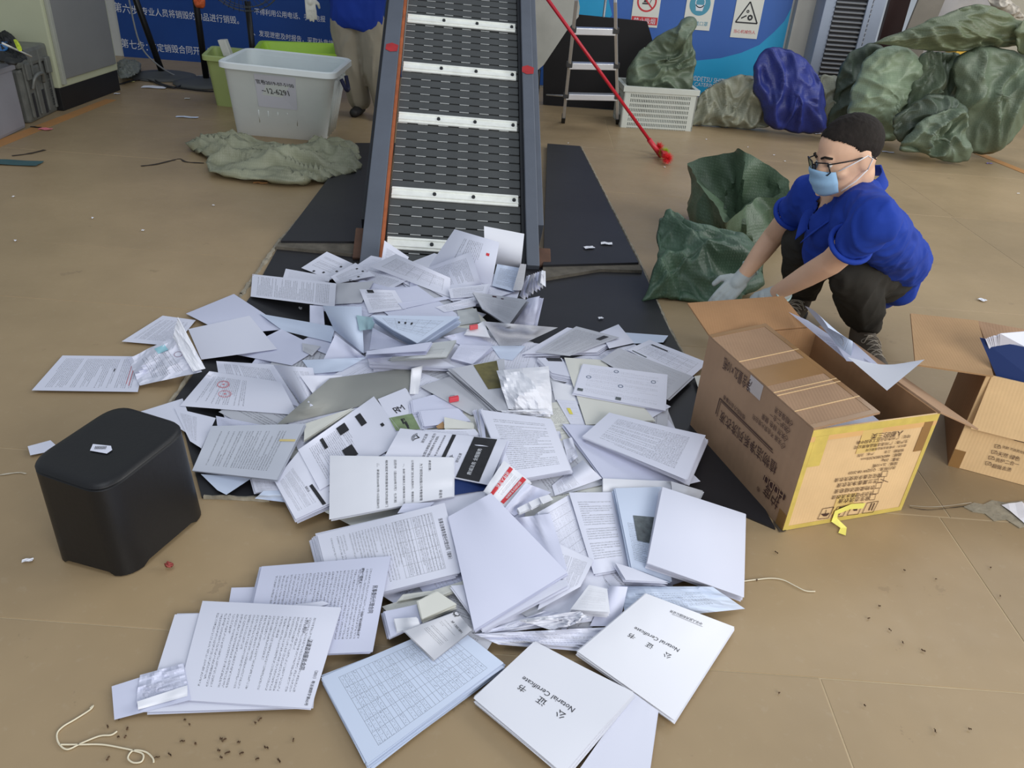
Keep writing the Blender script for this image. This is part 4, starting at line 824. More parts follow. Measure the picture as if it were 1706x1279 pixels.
# ================================================================== PEOPLE
def skinm(name,c):
    m=mat(name,c,.5,var=.07,sc=7,bump=.06,bsc=120,spec=.4); m.node_tree.nodes['Principled BSDF'].inputs['Subsurface Weight'].default_value=.08; m.node_tree.nodes['Principled BSDF'].inputs['Subsurface Radius'].default_value=(.02,.008,.005); return m
SKIN=skinm('skin',(226,184,154)); SHIRT=mat('shirt_blue',(34,64,160),.75,var=.1,sc=3,bump=.3,bsc=22,spec=.2); TROU=mat('trousers_black',(52,50,46),.85,var=.12,sc=4,bump=.35,bsc=24,spec=.2)
GLOVE=mat('glove_grey',(178,186,186),.8,var=.08,bump=.3,bsc=120); HAIR=mat('hair_black',(36,31,28),.8,var=.25,sc=30,bump=.5,bsc=140,spec=.2); BOOT=mat('boot_brown',(92,82,70),.7,var=.15,bump=.3)
MASK=mat('mask_blue',(150,188,220),.8,var=.05,bump=.2,bsc=50)
J=dict(ankL=P(1437,553,.09),kneeL=P(1418,452,.37),hipL=P(1470,452,.275),ankR=P(1333,498,.09),kneeR=P(1340,405,.41),hipR=P(1420,428,.27),
 neck=P(1418,305,.67),shR=P(1352,318,.605),shL=P(1462,364,.66),elR=P(1290,392,.385),elL=P(1386,436,.47),wrR=P(1236,462,.215),wrL=P(1288,491,.255))
J['pelvis']=(J['hipL']+J['hipR'])/2+np.array([.02,.02,.02])
hc=P(1412,261,.765)
Fw=nrm((-.94,-.24,-.34)); Up=nrm(np.array([-.10,.05,1])-Fw*np.dot(Fw,[-.10,.05,1])); Lf=np.cross(Up,Fw)   # Lf = his left
HB=np.stack([Lf,Fw,Up])
h=lambda l,f,u: hc+(Lf*l+Fw*f+Up*u)*.95
man=thing('person','person in blue polo shirt and face mask squatting beside the green sacks','person',loc=P(1430,560))
def hand_prims(w,d,pn,side,s=1.,curl=.6,thumb=1):
    """w wrist, d direction to the fingers, pn back-of-hand normal"""
    d=nrm(d); pn=nrm(pn-d*np.dot(pn,d)); sd=np.cross(d,pn)*side; pr=[]
    pr.append(capsule(w-d*.01,w+d*.03,.026*s,.028*s)); 
    for k in (-.026,-.009,.009,.026): pr.append(capsule(w+d*.02+sd*k*.8,w+d*.085*s+sd*k,.015*s,.012*s))
    for k,Ln in zip((-.030,-.010,.010,.029),(.060,.074,.070,.056)):
        p=w+d*.088*s+sd*k; dd=d; L=Ln*s
        for seg,fr in enumerate((.45,.32,.23)):
            dd=nrm(dd-pn*curl*(.55 if seg==0 else .75)); q=p+dd*L*fr; pr.append(capsule(p,q,.0098*s-.0008*seg,.0092*s-.0009*seg,10,3)); p=q
    p=w+d*.025+sd*thumb*-.030; q=p+nrm(d*.7-sd*thumb*.75-pn*.3)*.036*s; r=q+nrm(d*.85-sd*thumb*.2-pn*.55)*.030*s; pr+= [capsule(p,q,.014*s,.012*s,10,3),capsule(q,r,.0115*s,.0095*s,10,3)]
    return pr
dR=nrm(P(1203,498,.14)-J['wrR']); dL=nrm(P(1236,506,.17)-J['wrL'])
# body: head, neck, torso and arms in one surface
pr=[ellip(h(0,-.012,.035),(.074,.094,.082),HB),ellip(h(0,.022,-.035),(.060,.066,.078),HB),ellip(h(0,.045,-.085),(.034,.036,.028),HB),ellip(h(0,.0,-.01),(.069,.085,.07),HB),
    capsule(h(0,.088,.012),h(0,.104,-.028),.009,.014),capsule(h(0,.098,-.03),h(0,.10,-.03),.016,.016),ellip(h(0,.082,-.058),(.024,.012,.009),HB),
    capsule(h(-.03,.078,.022),h(.03,.078,.022),.013,.013)]
for s in (-1,1): pr+= [ellip(h(s*.076,-.012,-.006),(.009,.019,.029),HB),capsule(h(s*.082,-.024,.016),h(s*.083,-.026,-.008),.006,.005),capsule(h(s*.081,-.004,.020),h(s*.082,-.022,.018),.005,.005),ellip(h(s*.045,.052,-.025),(.022,.022,.02),HB)]
pr+= [capsule(h(0,-.025,-.06),J['neck']+[0.005,0,-.03],.054,.060),capsule(J['neck']+[0.01,.01,-.04],J['neck']*.6+J['pelvis']*.4,.075,.08),
      capsule(J['neck']+(J['shL']-J['neck'])*.3+[0,0,-.03],J['shL'],.050,.045),capsule(J['neck']+(J['shR']-J['neck'])*.3+[0,0,-.03],J['shR'],.050,.045),
      capsule(J['shL'],J['elL'],.048,.039),capsule(J['elL'],J['elL']*.6+J['wrL']*.4,.040,.037),capsule(J['elL']*.6+J['wrL']*.4,J['wrL'],.037,.025),
      capsule(J['shR'],J['elR'],.048,.039),capsule(J['elR'],J['elR']*.6+J['wrR']*.4,.040,.037),capsule(J['elR']*.6+J['wrR']*.4,J['wrR'],.037,.025),
      capsule(J['neck']+Fw*.02+[0,0,-.05],J['neck']+Fw*.035+[0,0,-.12],.055,.055)]
body=union('body',pr,SKIN,man,.0055,5)
# eyes
EW=mat('eye_white',(225,222,216),.3); EI=mat('eye_dark',(30,22,18),.2)
for s in (-1,1):
    o=mo('eye',*ellip(h(s*.030,.079,.006),(.011,.009,.009),HB,12,8),EW,man,True); mo('iris',*ellip(h(s*.030,.086,.004),(.005,.004,.005),HB,10,6),EI,o,True)
    tube('eyebrow',[h(s*.014,.094,.028),h(s*.03,.092,.034),h(s*.05,.078,.028)],.0035,HAIR,man)
# hair: shell over the skull, receding at the front
v,f=ellip(h(0,-.016,.040),(.0735,.0935,.0805),HB,120,80); v=np.array(v); lo=(v-hc)@HB.T
def keep(p):
    l,fw,u=p; front=.058-.35*max(0,u-.05)*0-.18*abs(l)
    line=float(np.interp(fw,[-.11,-.06,-.035,-.012,.01,.035,.06,.10],[-.062,-.052,-.03,.012,.036,.050,.074,.125]))+.002*math.sin(l*60+fw*50)
    line+=.35*max(0,abs(l)-.03)*max(0,min(1,(fw-.005)/.03))
    return u>line
ok=[keep(p) for p in lo]; f2=[q for q in f if all(ok[i] for i in q)]
v=[p+nrm(p-hc)*noise.noise(Vector(p)*90)*.0018 for p in v]
used=sorted({i for q in f2 for i in q}); mp={i:k for k,i in enumerate(used)}; hr=mo('hair',[v[i] for i in used],[tuple(mp[i] for i in q) for q in f2],HAIR,man,True)
sm=hr.modifiers.new('thick','SOLIDIFY'); sm.thickness=.004; sm.offset=-.5
# mask
vs=[];fs=[]; nu,nv=22,12
for i in range(nu+1):
    for j in range(nv+1):
        a=(i/nu-.5)*2; b_=(j/nv-.5)*2; l=a*.068*(1-.12*abs(b_)); u=-.045-b_*.046*(1-.28*a*a); fwd=.075+.056*math.sqrt(max(0,1-(a*.97)**2))*(1-.30*max(0,b_)**2)+.006*math.sin(j/nv*math.pi*5)*(1-a*a)*.4
        vs.append(h(l,fwd-.012,u))
for i in range(nu):
    for j in range(nv): fs.append((i*(nv+1)+j,(i+1)*(nv+1)+j,(i+1)*(nv+1)+j+1,i*(nv+1)+j+1))
mk=mo('face_mask',vs,fs,MASK,man,True); sm=mk.modifiers.new('thick','SOLIDIFY'); sm.thickness=.002
WS=mat('strap_white',(225,228,232),.7)
for s in (-1,1):
    tube('mask_strap',[h(s*.062,.068,-.012),h(s*.079,.025,.003),h(s*.085,-.016,.014)],.0016,WS,mk,6); tube('mask_strap',[h(s*.059,.064,-.078),h(s*.075,.022,-.056),h(s*.082,-.014,-.030)],.0016,WS,mk,6)
    tube('mask_strap',[h(s*.085,-.016,.014),h(s*.088,-.030,.0),h(s*.082,-.014,-.030)],.0016,WS,mk,6)
# glasses
GF=mat('glasses_black',(22,22,26),.25,.3); gl=tube('glasses',[h(-.008,.112,.012),h(.008,.112,.012)],.0022,GF,man,8)
GLS=bpy.data.materials.new('lens_glass'); GLS.use_nodes=True; g_=GLS.node_tree.nodes['Principled BSDF']; g_.inputs['Transmission Weight'].default_value=1; g_.inputs['Roughness'].default_value=.02; g_.inputs['IOR'].default_value=1.1; g_.inputs['Base Color'].default_value=(.95,.97,1,1)
for s in (-1,1):
    q=[h(s*.008,.113,.020),h(s*.058,.098,.022),h(s*.060,.095,-.008),h(s*.052,.10,-.016),h(s*.014,.114,-.016),h(s*.007,.114,-.006)]
    tube('glasses_rim',q,.0022,GF,gl,8,True); mo('lens',q,[(0,1,2,3,4,5)],GLS,gl); tube('glasses_temple',[h(s*.059,.097,.018),h(s*.078,.03,.012),h(s*.082,-.025,.012),h(s*.080,-.045,-.008)],.002,GF,gl,8)
# polo shirt
fold=lambda sc,am,sd: (lambda p: ridged(p,sc,sd)*am)
ch=J['neck']*.72+J['pelvis']*.28+np.array([-.01,-.01,0]); Sx=nrm(J['shL']-J['shR'])
pr=[]
mid=J['neck']+[0.02,.03,-.05]
for s,sh in ((1,J['shL']),(-1,J['shR'])):
    pr+= [capsule(mid+(sh-mid)*.25+[0,0,.01],sh+[0,0,-.012],.070,.062),capsule(sh+[0,0,-.005],sh*.5+J['elL' if s==1 else 'elR']*.5,.064,.060)]
    hip=J['hipL'] if s==1 else J['hipR']
    pr+= [capsule(mid+(sh-mid)*.55+[.02,.02,-.05],J['pelvis']*.75+hip*.25+[.01,.02,.05],.098,.115)]
pr+= [capsule(P(1380,366,.56),P(1372,420,.43),.065,.075),capsule(mid+[0,.0,-.05],J['pelvis']+[.0,.02,.04],.105,.135),capsule(J['pelvis']+[.03,.03,.04],J['pelvis']+[.06,.01,-.11],.115,.10),capsule(J['shL']*.8+J['pelvis']*.2,J['hipL']+[.06,-.0,.04],.085,.10),capsule(J['hipL']+[.06,0,.04],J['hipL']+[.09,.0,-.08],.085,.055)]
sh=union('polo_shirt',pr,SHIRT,man,.008,6,lambda p: ridged(p,(9,9,7),2.)*.010)
# open the neckline and the sleeve ends
bmm=bmesh.new(); bmm.from_mesh(sh.data); nk=J['neck']; offs=np.array(sh.location)
dele=[]
for vv in bmm.verts:
    p=np.array(vv.co); q=p-nk; r_=q-Up*np.dot(q,Up)
    fwd=np.dot(q,Fw); lat=abs(np.dot(q,Sx)); uu=q[2]
    if uu>-.02 and np.linalg.norm(q[:2])<.066: dele.append(vv)
    elif fwd>.0 and uu>-.15 and lat<.045*(uu+.15)/.11 : dele.append(vv)
    else:
        for a,b_ in (('shL','elL'),('shR','elR')):
            d=nrm(J[b_]-J[a]); t_=np.dot(p-J[a],d)
            if .14<t_<.21 and np.linalg.norm((p-J[a])-d*t_)<.0655: dele.append(vv); break
bmesh.ops.delete(bmm,geom=dele,context='VERTS'); bmm.to_mesh(sh.data); bmm.free()
sm=sh.modifiers.new('thick','SOLIDIFY'); sm.thickness=.004
# sleeve hems
for a,b_ in (('shL','elL'),('shR','elR')):
    d=nrm(J[b_]-J[a]); c_=J[a]+d*.139; u1=nrm(np.cross(d,Z3)); u2=np.cross(d,u1); tube('sleeve_hem',[c_+(u1*math.cos(t_)+u2*math.sin(t_))*.0615 for t_ in np.linspace(0,2*math.pi,25)[:-1]],.0085,SHIRT,sh,8,True)
# collar
for s in (-1,1):
    base=[nk+Sx*s*.012+Fw*.10+Z3*-.125, nk+Sx*s*.052+Fw*.07+Z3*-.06, nk+Sx*s*.078+Fw*.02+Z3*-.012, nk+Sx*s*.070-Fw*.05+Z3*.012, nk+Sx*s*.0-Fw*.085+Z3*.02]
    basec=curve_pts(base,4); vs=[];fs=[]
    for i,p in enumerate(basec):
        k=i/(len(basec)-1); out=nrm(np.array([*(p-nk)[:2],0])); wd=.05*(1-.2*k); vs+=[p+out*.006+Z3*.008,p+out*wd*.75-Z3*wd*.55,p+out*(wd*.75+.003)-Z3*(wd*.55+.004)]
    for i in range(len(basec)-1):
        for j in range(2): fs.append((3*i+j,3*i+j+1,3*i+4+j,3*i+3+j))
    c_=mo('collar',vs,fs,SHIRT,sh,True); m_=c_.modifiers.new('t','SOLIDIFY'); m_.thickness=.003
# trousers
pr=[]
for k in ('L','R'):
    pr+= [capsule(J['hip'+k],J['knee'+k],.108,.076),capsule(J['knee'+k],J['ank'+k]*.55+J['knee'+k]*.45+[.02,.03,0],.075,.080),capsule(J['ank'+k]*.55+J['knee'+k]*.45+[.02,.03,0],J['ank'+k]+[0,0,.045],.080,.062)]
pr+= [capsule(J['hipL'],J['hipR'],.12,.12),capsule(J['pelvis'],J['pelvis']+[.05,.03,-.06],.13,.11)]
union('trousers',pr,TROU,man,.009,5,lambda p: ridged(p,(9,9,7),6.)*.011)
# boots
for k,toe in (('L',P(1447,596,.03)),('R',P(1316,540,.03))):
    a=J['ank'+k]; heel=a*[1,1,0]+[0.01,.03,.035]; t_=nrm((toe-heel)*[1,1,0]); toe=heel+t_*.20; toe[2]=.034
    pr=[capsule(a+[0,0,.03],heel+t_*.02+[0,0,.015],.048,.045),capsule(heel+t_*.02,toe,.038,.040),capsule(a+[0,0,-.01],heel+t_*.13+[0,0,.02],.045,.036)]
    bo=union('boot',pr,BOOT,man,.006,4); sd=np.cross(t_,Z3)
    for vv in bo.data.vertices: vv.co.z=max(vv.co.z,.004)
    bx('boot_sole',heel*[1,1,0],t_,sd,Z3,(-.045,.238),(-.044,.044),(.0,.016),mat('sole_dark',(44,40,36),.8),bo,.006)
    from mathutils.bvhtree import BVHTree
    bv=BVHTree.FromPolygons([v_.co for v_ in bo.data.vertices],[tuple(p_.vertices) for p_ in bo.data.polygons])
    def onb(q):
        r_=bv.ray_cast(Vector((q[0],q[1],.4)),Vector((0,0,-1))); return np.array(r_[0])+Z3*.0015 if r_[0] is not None else np.array([q[0],q[1],.07])
    LC=mat('lace_beige',(176,166,150),.8)
    for i in range(5):
        c=heel+t_*(.085+.020*i)
        for s in (-1,1): tube('lace',[onb(c+sd*s*.026),onb(c+sd*s*.013+t_*.005),onb(c+t_*.010),onb(c-sd*s*.013+t_*.015),onb(c-sd*s*.026+t_*.020)],.0022,LC,bo,6)
    for s in (-1,1): tube('lace',curve_pts([onb(heel+t_*.09),onb(heel+t_*.10+sd*s*.018)+Z3*.006,onb(heel+t_*.115+sd*s*.032)+Z3*.004,onb(heel+t_*.10+sd*s*.036)+Z3*.003,onb(heel+t_*.095+sd*s*.01)]),.002,LC,bo,6)
# gloves
for k,d,pn,s,cu,thm in (('R',dR,np.array([.1,-.55,.8]),1,.55,-1),('L',dL,np.array([-.1,-.5,.85]),1,.6,1)):
    w_=J['wr'+k]; pr=hand_prims(w_,d,pn,s,1.08,cu,thm)+[capsule(w_-d*.045,w_+d*.01,.031,.030)]
    gv=union('glove',pr,GLOVE,man,.0035,2)
    tube('glove_cuff',[w_-d*.048+q*.0325 for q in [ (lambda a,u,vv: u*math.cos(a)+vv*math.sin(a))(2*math.pi*i/20,nrm(np.cross(d,Z3)),np.cross(d,nrm(np.cross(d,Z3)))) for i in range(20)]],.005,mat('cuff_teal',(176,205,204),.8),gv,8,True)
    if k=='R':
        pal=w_+nrm(d)*.09-nrm(pn)*.02; mo('palm_coating',*ellip(pal-nrm(pn)*.006+nrm(d)*.01,(.022,.03,.014),np.stack([nrm(np.cross(d,pn)),nrm(d),nrm(pn)])),mat('coating_blue',(30,52,130),.5),gv,True)
# ------------------------------------------------------------------ standing worker behind the bins
wf=P(600,190); yb=wf[1]
w2=thing('person','person in blue top and beige trousers bending over behind the white bin','person',loc=wf)
KH=mat('trousers_beige',(158,150,132),.85,var=.08,sc=4,bump=.3,bsc=16)
hip=[PY(577,48,yb),PY(616,48,yb)]; ft=[P(600,190)+[0,0,.06],P(640,196)+[0,0.0,.06]]; kn=[(hip[i]+ft[i])/2+[0,-.03,0] for i in (0,1)]
pr=[]
for i in (0,1): pr+= [capsule(hip[i],kn[i],.118,.098),capsule(kn[i],ft[i]+[0,0,.05],.098,.082)]
pr+= [capsule(hip[0]+[0,0,.05],hip[1]+[0,0,.05],.11,.11)]
union('trousers',pr,KH,w2,.011,5,lambda p: ridged(p,(9,9,3),4.)*.010)
for i in (0,1): bo=union('shoe',[capsule(ft[i]+[0,.03,-.02],ft[i]+[-.02,-.12,-.03],.04,.035)],mat('shoe_dark',(40,38,38),.6),w2,.008,3)
pel=(hip[0]+hip[1])/2+[0,0,.10]; chs=pel+np.array([.0,.12,.42]); s_l=chs+[-.19,0,.04]; s_r=chs+[.19,0,.04]; hd=chs+[0,.10,.24]
hl=PY(516,2,yb-.1); hl=hl*[1,1,1]; elb=(s_l+hl)/2+[-.10,0,.02]
pr=[capsule(pel,chs,.16,.15),capsule(pel+[-.08,0,0],s_l,.11,.08),capsule(pel+[.08,0,0],s_r,.11,.08),capsule(pel+[-.05,0,-.02],pel+[-.04,0,.08],.145,.145),capsule(pel+[.05,0,-.02],pel+[.04,0,.08],.145,.145),capsule(s_l,s_l*.5+elb*.5,.075,.06),capsule(s_r,s_r+[.08,.0,-.16],.075,.06)]
bs=union('blue_shirt',pr,SHIRT,w2,.012,5,lambda p: ridged(p,(7,7,3),9.)*.008)
for vv in bs.data.vertices: vv.co.z=max(vv.co.z,.60+.012*math.sin(vv.co.x*22))
pr=[ellip(hd,(.078,.095,.115)),capsule(chs+[0,.03,.04],hd+[0,0,-.08],.06,.055),capsule(s_l,elb,.048,.04),capsule(elb,hl+[0,0,.03],.04,.027),capsule(s_r,s_r+[.12,0,-.26],.048,.04),capsule(s_r+[.12,0,-.26],s_r+[.10,-.1,-.5],.04,.027),capsule(s_l,s_r,.05,.05)]
pr+= [ellip(hd+[s*.08,0,-.01],(.012,.02,.03)) for s in (-1,1)]
union('body',pr,SKIN,w2,.009,4)
v,f=ellip(hd+[0,-.006,.012],(.084,.102,.118)); v=np.array(v); keepi=[p[2]>hd[2]-.03 or p[1]<hd[1]-.02 and p[2]>hd[2]-.07 for p in v]; mo('hair',v,[q for q in f if all(keepi[i] for i in q)],HAIR,w2,True)
union('glove',hand_prims(hl+[0,0,.03],np.array([.05,0,-1]),np.array([.3,-1,0]),1,1.,.2,1),mat('glove_white',(215,215,205),.8,bump=.2),w2,.004,2)
union('glove',hand_prims(s_r+[.10,-.1,-.5],np.array([.0,-.2,-1]),np.array([-.3,-1,0]),1,1.,.2,-1),mat('glove_white',(215,215,205),.8),w2,.004,2)
# ================================================================== PAPERS
CS=4; ZW,ZH_=int(2300/CS),int(1900/CS); U0,V0=-250,-250
def zget(u,v):
    i=np.clip(((np.asarray(u)-U0)/CS).astype(int),0,ZW-1); j=np.clip(((np.asarray(v)-V0)/CS).astype(int),0,ZH_-1); return i,j
def h0(x,y):
    g=lambda c,a,s,s2=None: a*np.exp(-((x-c[0])**2/(2*s*s)+(y-c[1])**2/(2*(s2 or s)**2)))
    return g(P(735,545),.115,.34,.26)+g(P(720,700),.07,.42,.28)+g(P(960,640),.03,.3)+g(P(860,900),.03,.34,.3)
uu,vv=np.meshgrid(U0+CS*(np.arange(ZW)+.5),V0+CS*(np.arange(ZH_)+.5))
zb_=np.full_like(uu,.006)
vv_=np.maximum(vv,150)
for _ in range(14):
    p=PA(uu,vv_,zb_); zb_=.5*zb_+.5*np.maximum(h0(p[...,0],p[...,1]),.0075)
# the belt surface as seen along each ray
rr=np.stack([uu-CX,vv-CY,np.full_like(uu,F)],-1)@R.T; tt=np.dot(BZ-CAM,cn)/(rr@cn); bp_=CAM+rr*tt[...,None]
lat=(bp_-BZ)@cr; al=(bp_-BZ)@cd_; inb=(np.abs(lat)<BW/2+.1)&(al>-.25)&(al<1)
zb_=np.where(inb,np.maximum(zb_,bp_[...,2]+.02),zb_)
ZM=zb_.copy()
def zs(u,v,rad=1):
    i,j=zget(u,v); r=np.zeros_like(np.asarray(u,float))-1
    for a in range(-rad,rad+1):
        for b in range(-rad,rad+1): r=np.maximum(r,ZM[np.clip(j+a,0,ZH_-1),np.clip(i+b,0,ZW-1)])
    return r
EPS=.0007
def drape(cor,lift=(0,0,0,0),bend=(0,0),crumple=0,N=11,M=9,seed=0,roll=None,amp=1.):
    """cor: page corners c0..c3 in the photograph; returns (M+1,N+1,3) grid"""
    cor=np.asarray(cor,float); i,j=zget(cor[:,0],cor[:,1]); zc=ZM[j,i]*.6+.003+np.asarray(lift)
    W_=PA(cor[:,0],cor[:,1],zc); s=np.linspace(0,1,N+1)[None,:,None]; t=np.linspace(0,1,M+1)[:,None,None]
    G=(W_[0]*(1-s)+W_[1]*s)*(1-t)+(W_[3]*(1-s)+W_[2]*s)*t; u,v=proj(G); s=s[...,0];t=t[...,0]
    z=G[...,2]+bend[0]*4*s*(1-s)+bend[1]*4*t*(1-t)
    ph=random.uniform(0,6.28); z=z+.0022*amp*np.sin(3*s+ph)*np.cos(2.3*t+ph*.7)
    if crumple:
        nz=np.array([[ridged((s[0,b]*1.,t[a,0]*1.,seed*.37),(1.7,1.7,1),seed)*1.1+.35*noise.noise(Vector((s[0,b]*9,t[a,0]*9,seed))) for b in range(N+1)] for a in range(M+1)]); z=z+crumple*.8*(nz-nz.min())
        u=u+crumple*120*np.array([[noise.noise(Vector((s[0,b]*3,t[a,0]*3,seed+9))) for b in range(N+1)] for a in range(M+1)]); v=v+crumple*80*np.array([[noise.noise(Vector((s[0,b]*3,t[a,0]*3,seed+19))) for b in range(N+1)] for a in range(M+1)])
    need=zs(u,v)+EPS; dp=np.maximum(need-z,0); D=dp.copy()
    for _ in range(4):
        pd=np.pad(D,1,mode='edge'); bl=(pd[:-2,1:-1]+pd[2:,1:-1]+pd[1:-1,:-2]+pd[1:-1,2:]+2*D)/6; D=np.maximum(bl,dp)
    z=z+D; G=PA(u,v,z)
    # rasterise into the height image
    k=8; a=np.linspace(0,N,N*k+1); b=np.linspace(0,M,M*k+1)
    def up(A):
        A=np.stack([np.interp(a,np.arange(N+1),r) for r in A]); return np.stack([np.interp(b,np.arange(M+1),A[:,c]) for c in range(A.shape[1])],1)
    i,j=zget(up(u),up(v)); np.maximum.at(ZM,(j.ravel(),i.ravel()),up(z).ravel()); return G
def sheet_mesh(name,G,m,parent=None):
    M,N=G.shape[0]-1,G.shape[1]-1; vs=G.reshape(-1,3); fs=[]
    for a in range(M):
        for b in range(N): q=a*(N+1)+b; fs.append((q,q+N+1,q+N+2,q+1))
    uv=[(b/N,a/M) for a in range(M+1) for b in range(N+1)]; return mo(name,vs,fs,m,parent,True,uv)
def surf(G,s,t,off=.0006):
    M,N=G.shape[0]-1,G.shape[1]-1; s=np.clip(s,0,.9999)*N; t=np.clip(t,0,.9999)*M; i=s.astype(int); j=t.astype(int); a=(s-i)[...,None]; b=(t-j)[...,None]
    p=(G[j,i]*(1-a)+G[j,i+1]*a)*(1-b)+(G[j+1,i]*(1-a)+G[j+1,i+1]*a)*b
    n=np.cross(G[j,i+1]-G[j,i],G[j+1,i]-G[j,i]); n=n/np.maximum(np.linalg.norm(n,axis=-1,keepdims=True),1e-9)
    vw=CAM-p; sg=np.sign((n*vw).sum(-1,keepdims=True)); sg[sg==0]=1; return p+n*sg*off
def on_text(G,items,m,parent,name='printed_text'):
    """items: (body, s0,t0, s1,t1, squash) baseline middle from (s0,t0) to (s1,t1) in page space"""
    Wm=np.linalg.norm(G[0,-1]-G[0,0]); Hm=np.linalg.norm(G[-1,0]-G[0,0]); vs=[];fs=[]
    for body,s0,t0,s1,t1,sq in items:
        v,f=text_geo(body)
        if not len(v): continue
        d=np.array([(s1-s0)*Wm,(t1-t0)*Hm]); L=np.linalg.norm(d); d/=L; nn=np.array([d[1],-d[0]]) # up on the page
        x0,x1=v[:,0].min(),v[:,0].max(); yc=(v[:,1].min()+v[:,1].max())/2; k=L/(x1-x0); X=(v[:,0]-x0)*k; Y=(v[:,1]-yc)*k*sq
        S=s0+(X*d[0]+Y*nn[0])/Wm; T=t0+(X*d[1]+Y*nn[1])/Hm; p=surf(G,S,T,.0022 if m is WHITEINK else .0007); o=len(vs); vs+=list(p); fs+=[tuple(i+o for i in q) for q in f]
    return mo(name,vs,fs,m,parent)
def on_patch(G,s0,t0,s1,t1,m,parent,name='printed_block',off=.0012,k=12):
    S,T=np.meshgrid(np.linspace(s0,s1,k+1),np.linspace(t0,t1,k+1)); p=surf(G,S,T,off); o=sheet_mesh(name,p,m,parent); return o
def on_ring(G,s,t,r0,r1,m,parent,star=True,name='round_seal'):
    Wm=np.linalg.norm(G[0,-1]-G[0,0]); Hm=np.linalg.norm(G[-1,0]-G[0,0]); vs=[];fs=[];n=28
    for j in range(n):
        for r in (r0,r1): a=2*math.pi*j/n; vs.append((s+r*math.cos(a)/Wm,t+r*math.sin(a)/Hm))
    for j in range(n): q=(j+1)%n; fs.append((2*j,2*j+1,2*q+1,2*q))
    if star:
        o=len(vs)
        for j in range(10): a=2*math.pi*j/10-math.pi/2; r=r0*(.34 if j%2==0 else .14); vs.append((s+r*math.cos(a)/Wm,t+r*math.sin(a)/Hm))
        fs.append(tuple(range(o,o+10)))
        for j in range(16):
            a=math.pi*(.8+1.4*j/15); o=len(vs); w_=.0009
            for rr_,da in ((r0*.72,-.06),(r0*.92,-.05),(r0*.92,.05),(r0*.72,.06)): vs.append((s+rr_*math.cos(a+da)/Wm,t+rr_*math.sin(a+da)/Hm))
            fs.append((o,o+1,o+2,o+3))
    v=np.array(vs); return mo(name,surf(G,v[:,0],v[:,1]),fs,m,parent)
REG=dict(c7=(200,370,3.876),c8=(560,370,3.876),r1=(860,500,3.876),r2=(0,560,2.975),r3=(290,600,4.161),r4=(620,640,4.2625),r5=(900,780,4.49),r6=(160,900,3.28),r7=(500,820,3.709),r8=(760,1000,3.412),b2=(560,0,2.665),px=(0,0,1))
def cv(reg,pts): a,b,k=REG[reg]; return [(a+x/k,b+y/k) for x,y in pts]
SHEETS={}
def S(reg,pts,rot,kind,label,tint='white',lift=(0,0,0,0),bend=(0,0),n=1,fan=(0,0),crumple=0,N=11,M=9,texts=None,cat='paper',name=None,group=None,seed=1,amp=1.,key=None):
    q=cv(reg,pts); q=[q[(i+rot)%4] for i in range(4)]; lift=[lift[(i+rot)%4] for i in range(4)]
    m=paper_mat(kind,tint)
    if n==1:
        G=drape(q,lift,bend,crumple,N,M,seed,amp=amp); o=sheet_mesh(name or 'paper_sheet',G,m); tag(o,label,cat,group)
        if crumple: o.data.polygons.foreach_set('use_smooth',[False]*len(o.data.polygons))
    else:
        o=thing(name or 'paper_document',label,'document' if cat=='paper' else cat,group,loc=P(*q[0],0)); mb=paper_mat('blank',tint)
        for k in range(n-1,0,-1):
            fx,fy=fan[0]*k/(n-1),fan[1]*k/(n-1); ra=random.gauss(0,.012); mx=sum(p[0] for p in q)/4; my=sum(p[1] for p in q)/4; jx,jy=random.uniform(-2,2),random.uniform(-1.3,1.3); w_=[(x+fx+jx-(y-my)*ra,y+fy+jy+(x-mx)*ra) for x,y in q]
            G=drape(w_,[max(0,l-.0006*k) for l in lift],bend,crumple*.5,8,6,seed+k,amp=.6); sheet_mesh('page',G,mb,o)
        G=drape(q,lift,bend,crumple,N,M,seed,amp=amp); sheet_mesh('page',G,m,o)
    if texts: on_text(G,texts,INK,o)
    if key: SHEETS[key]=(G,o)
    return G,o
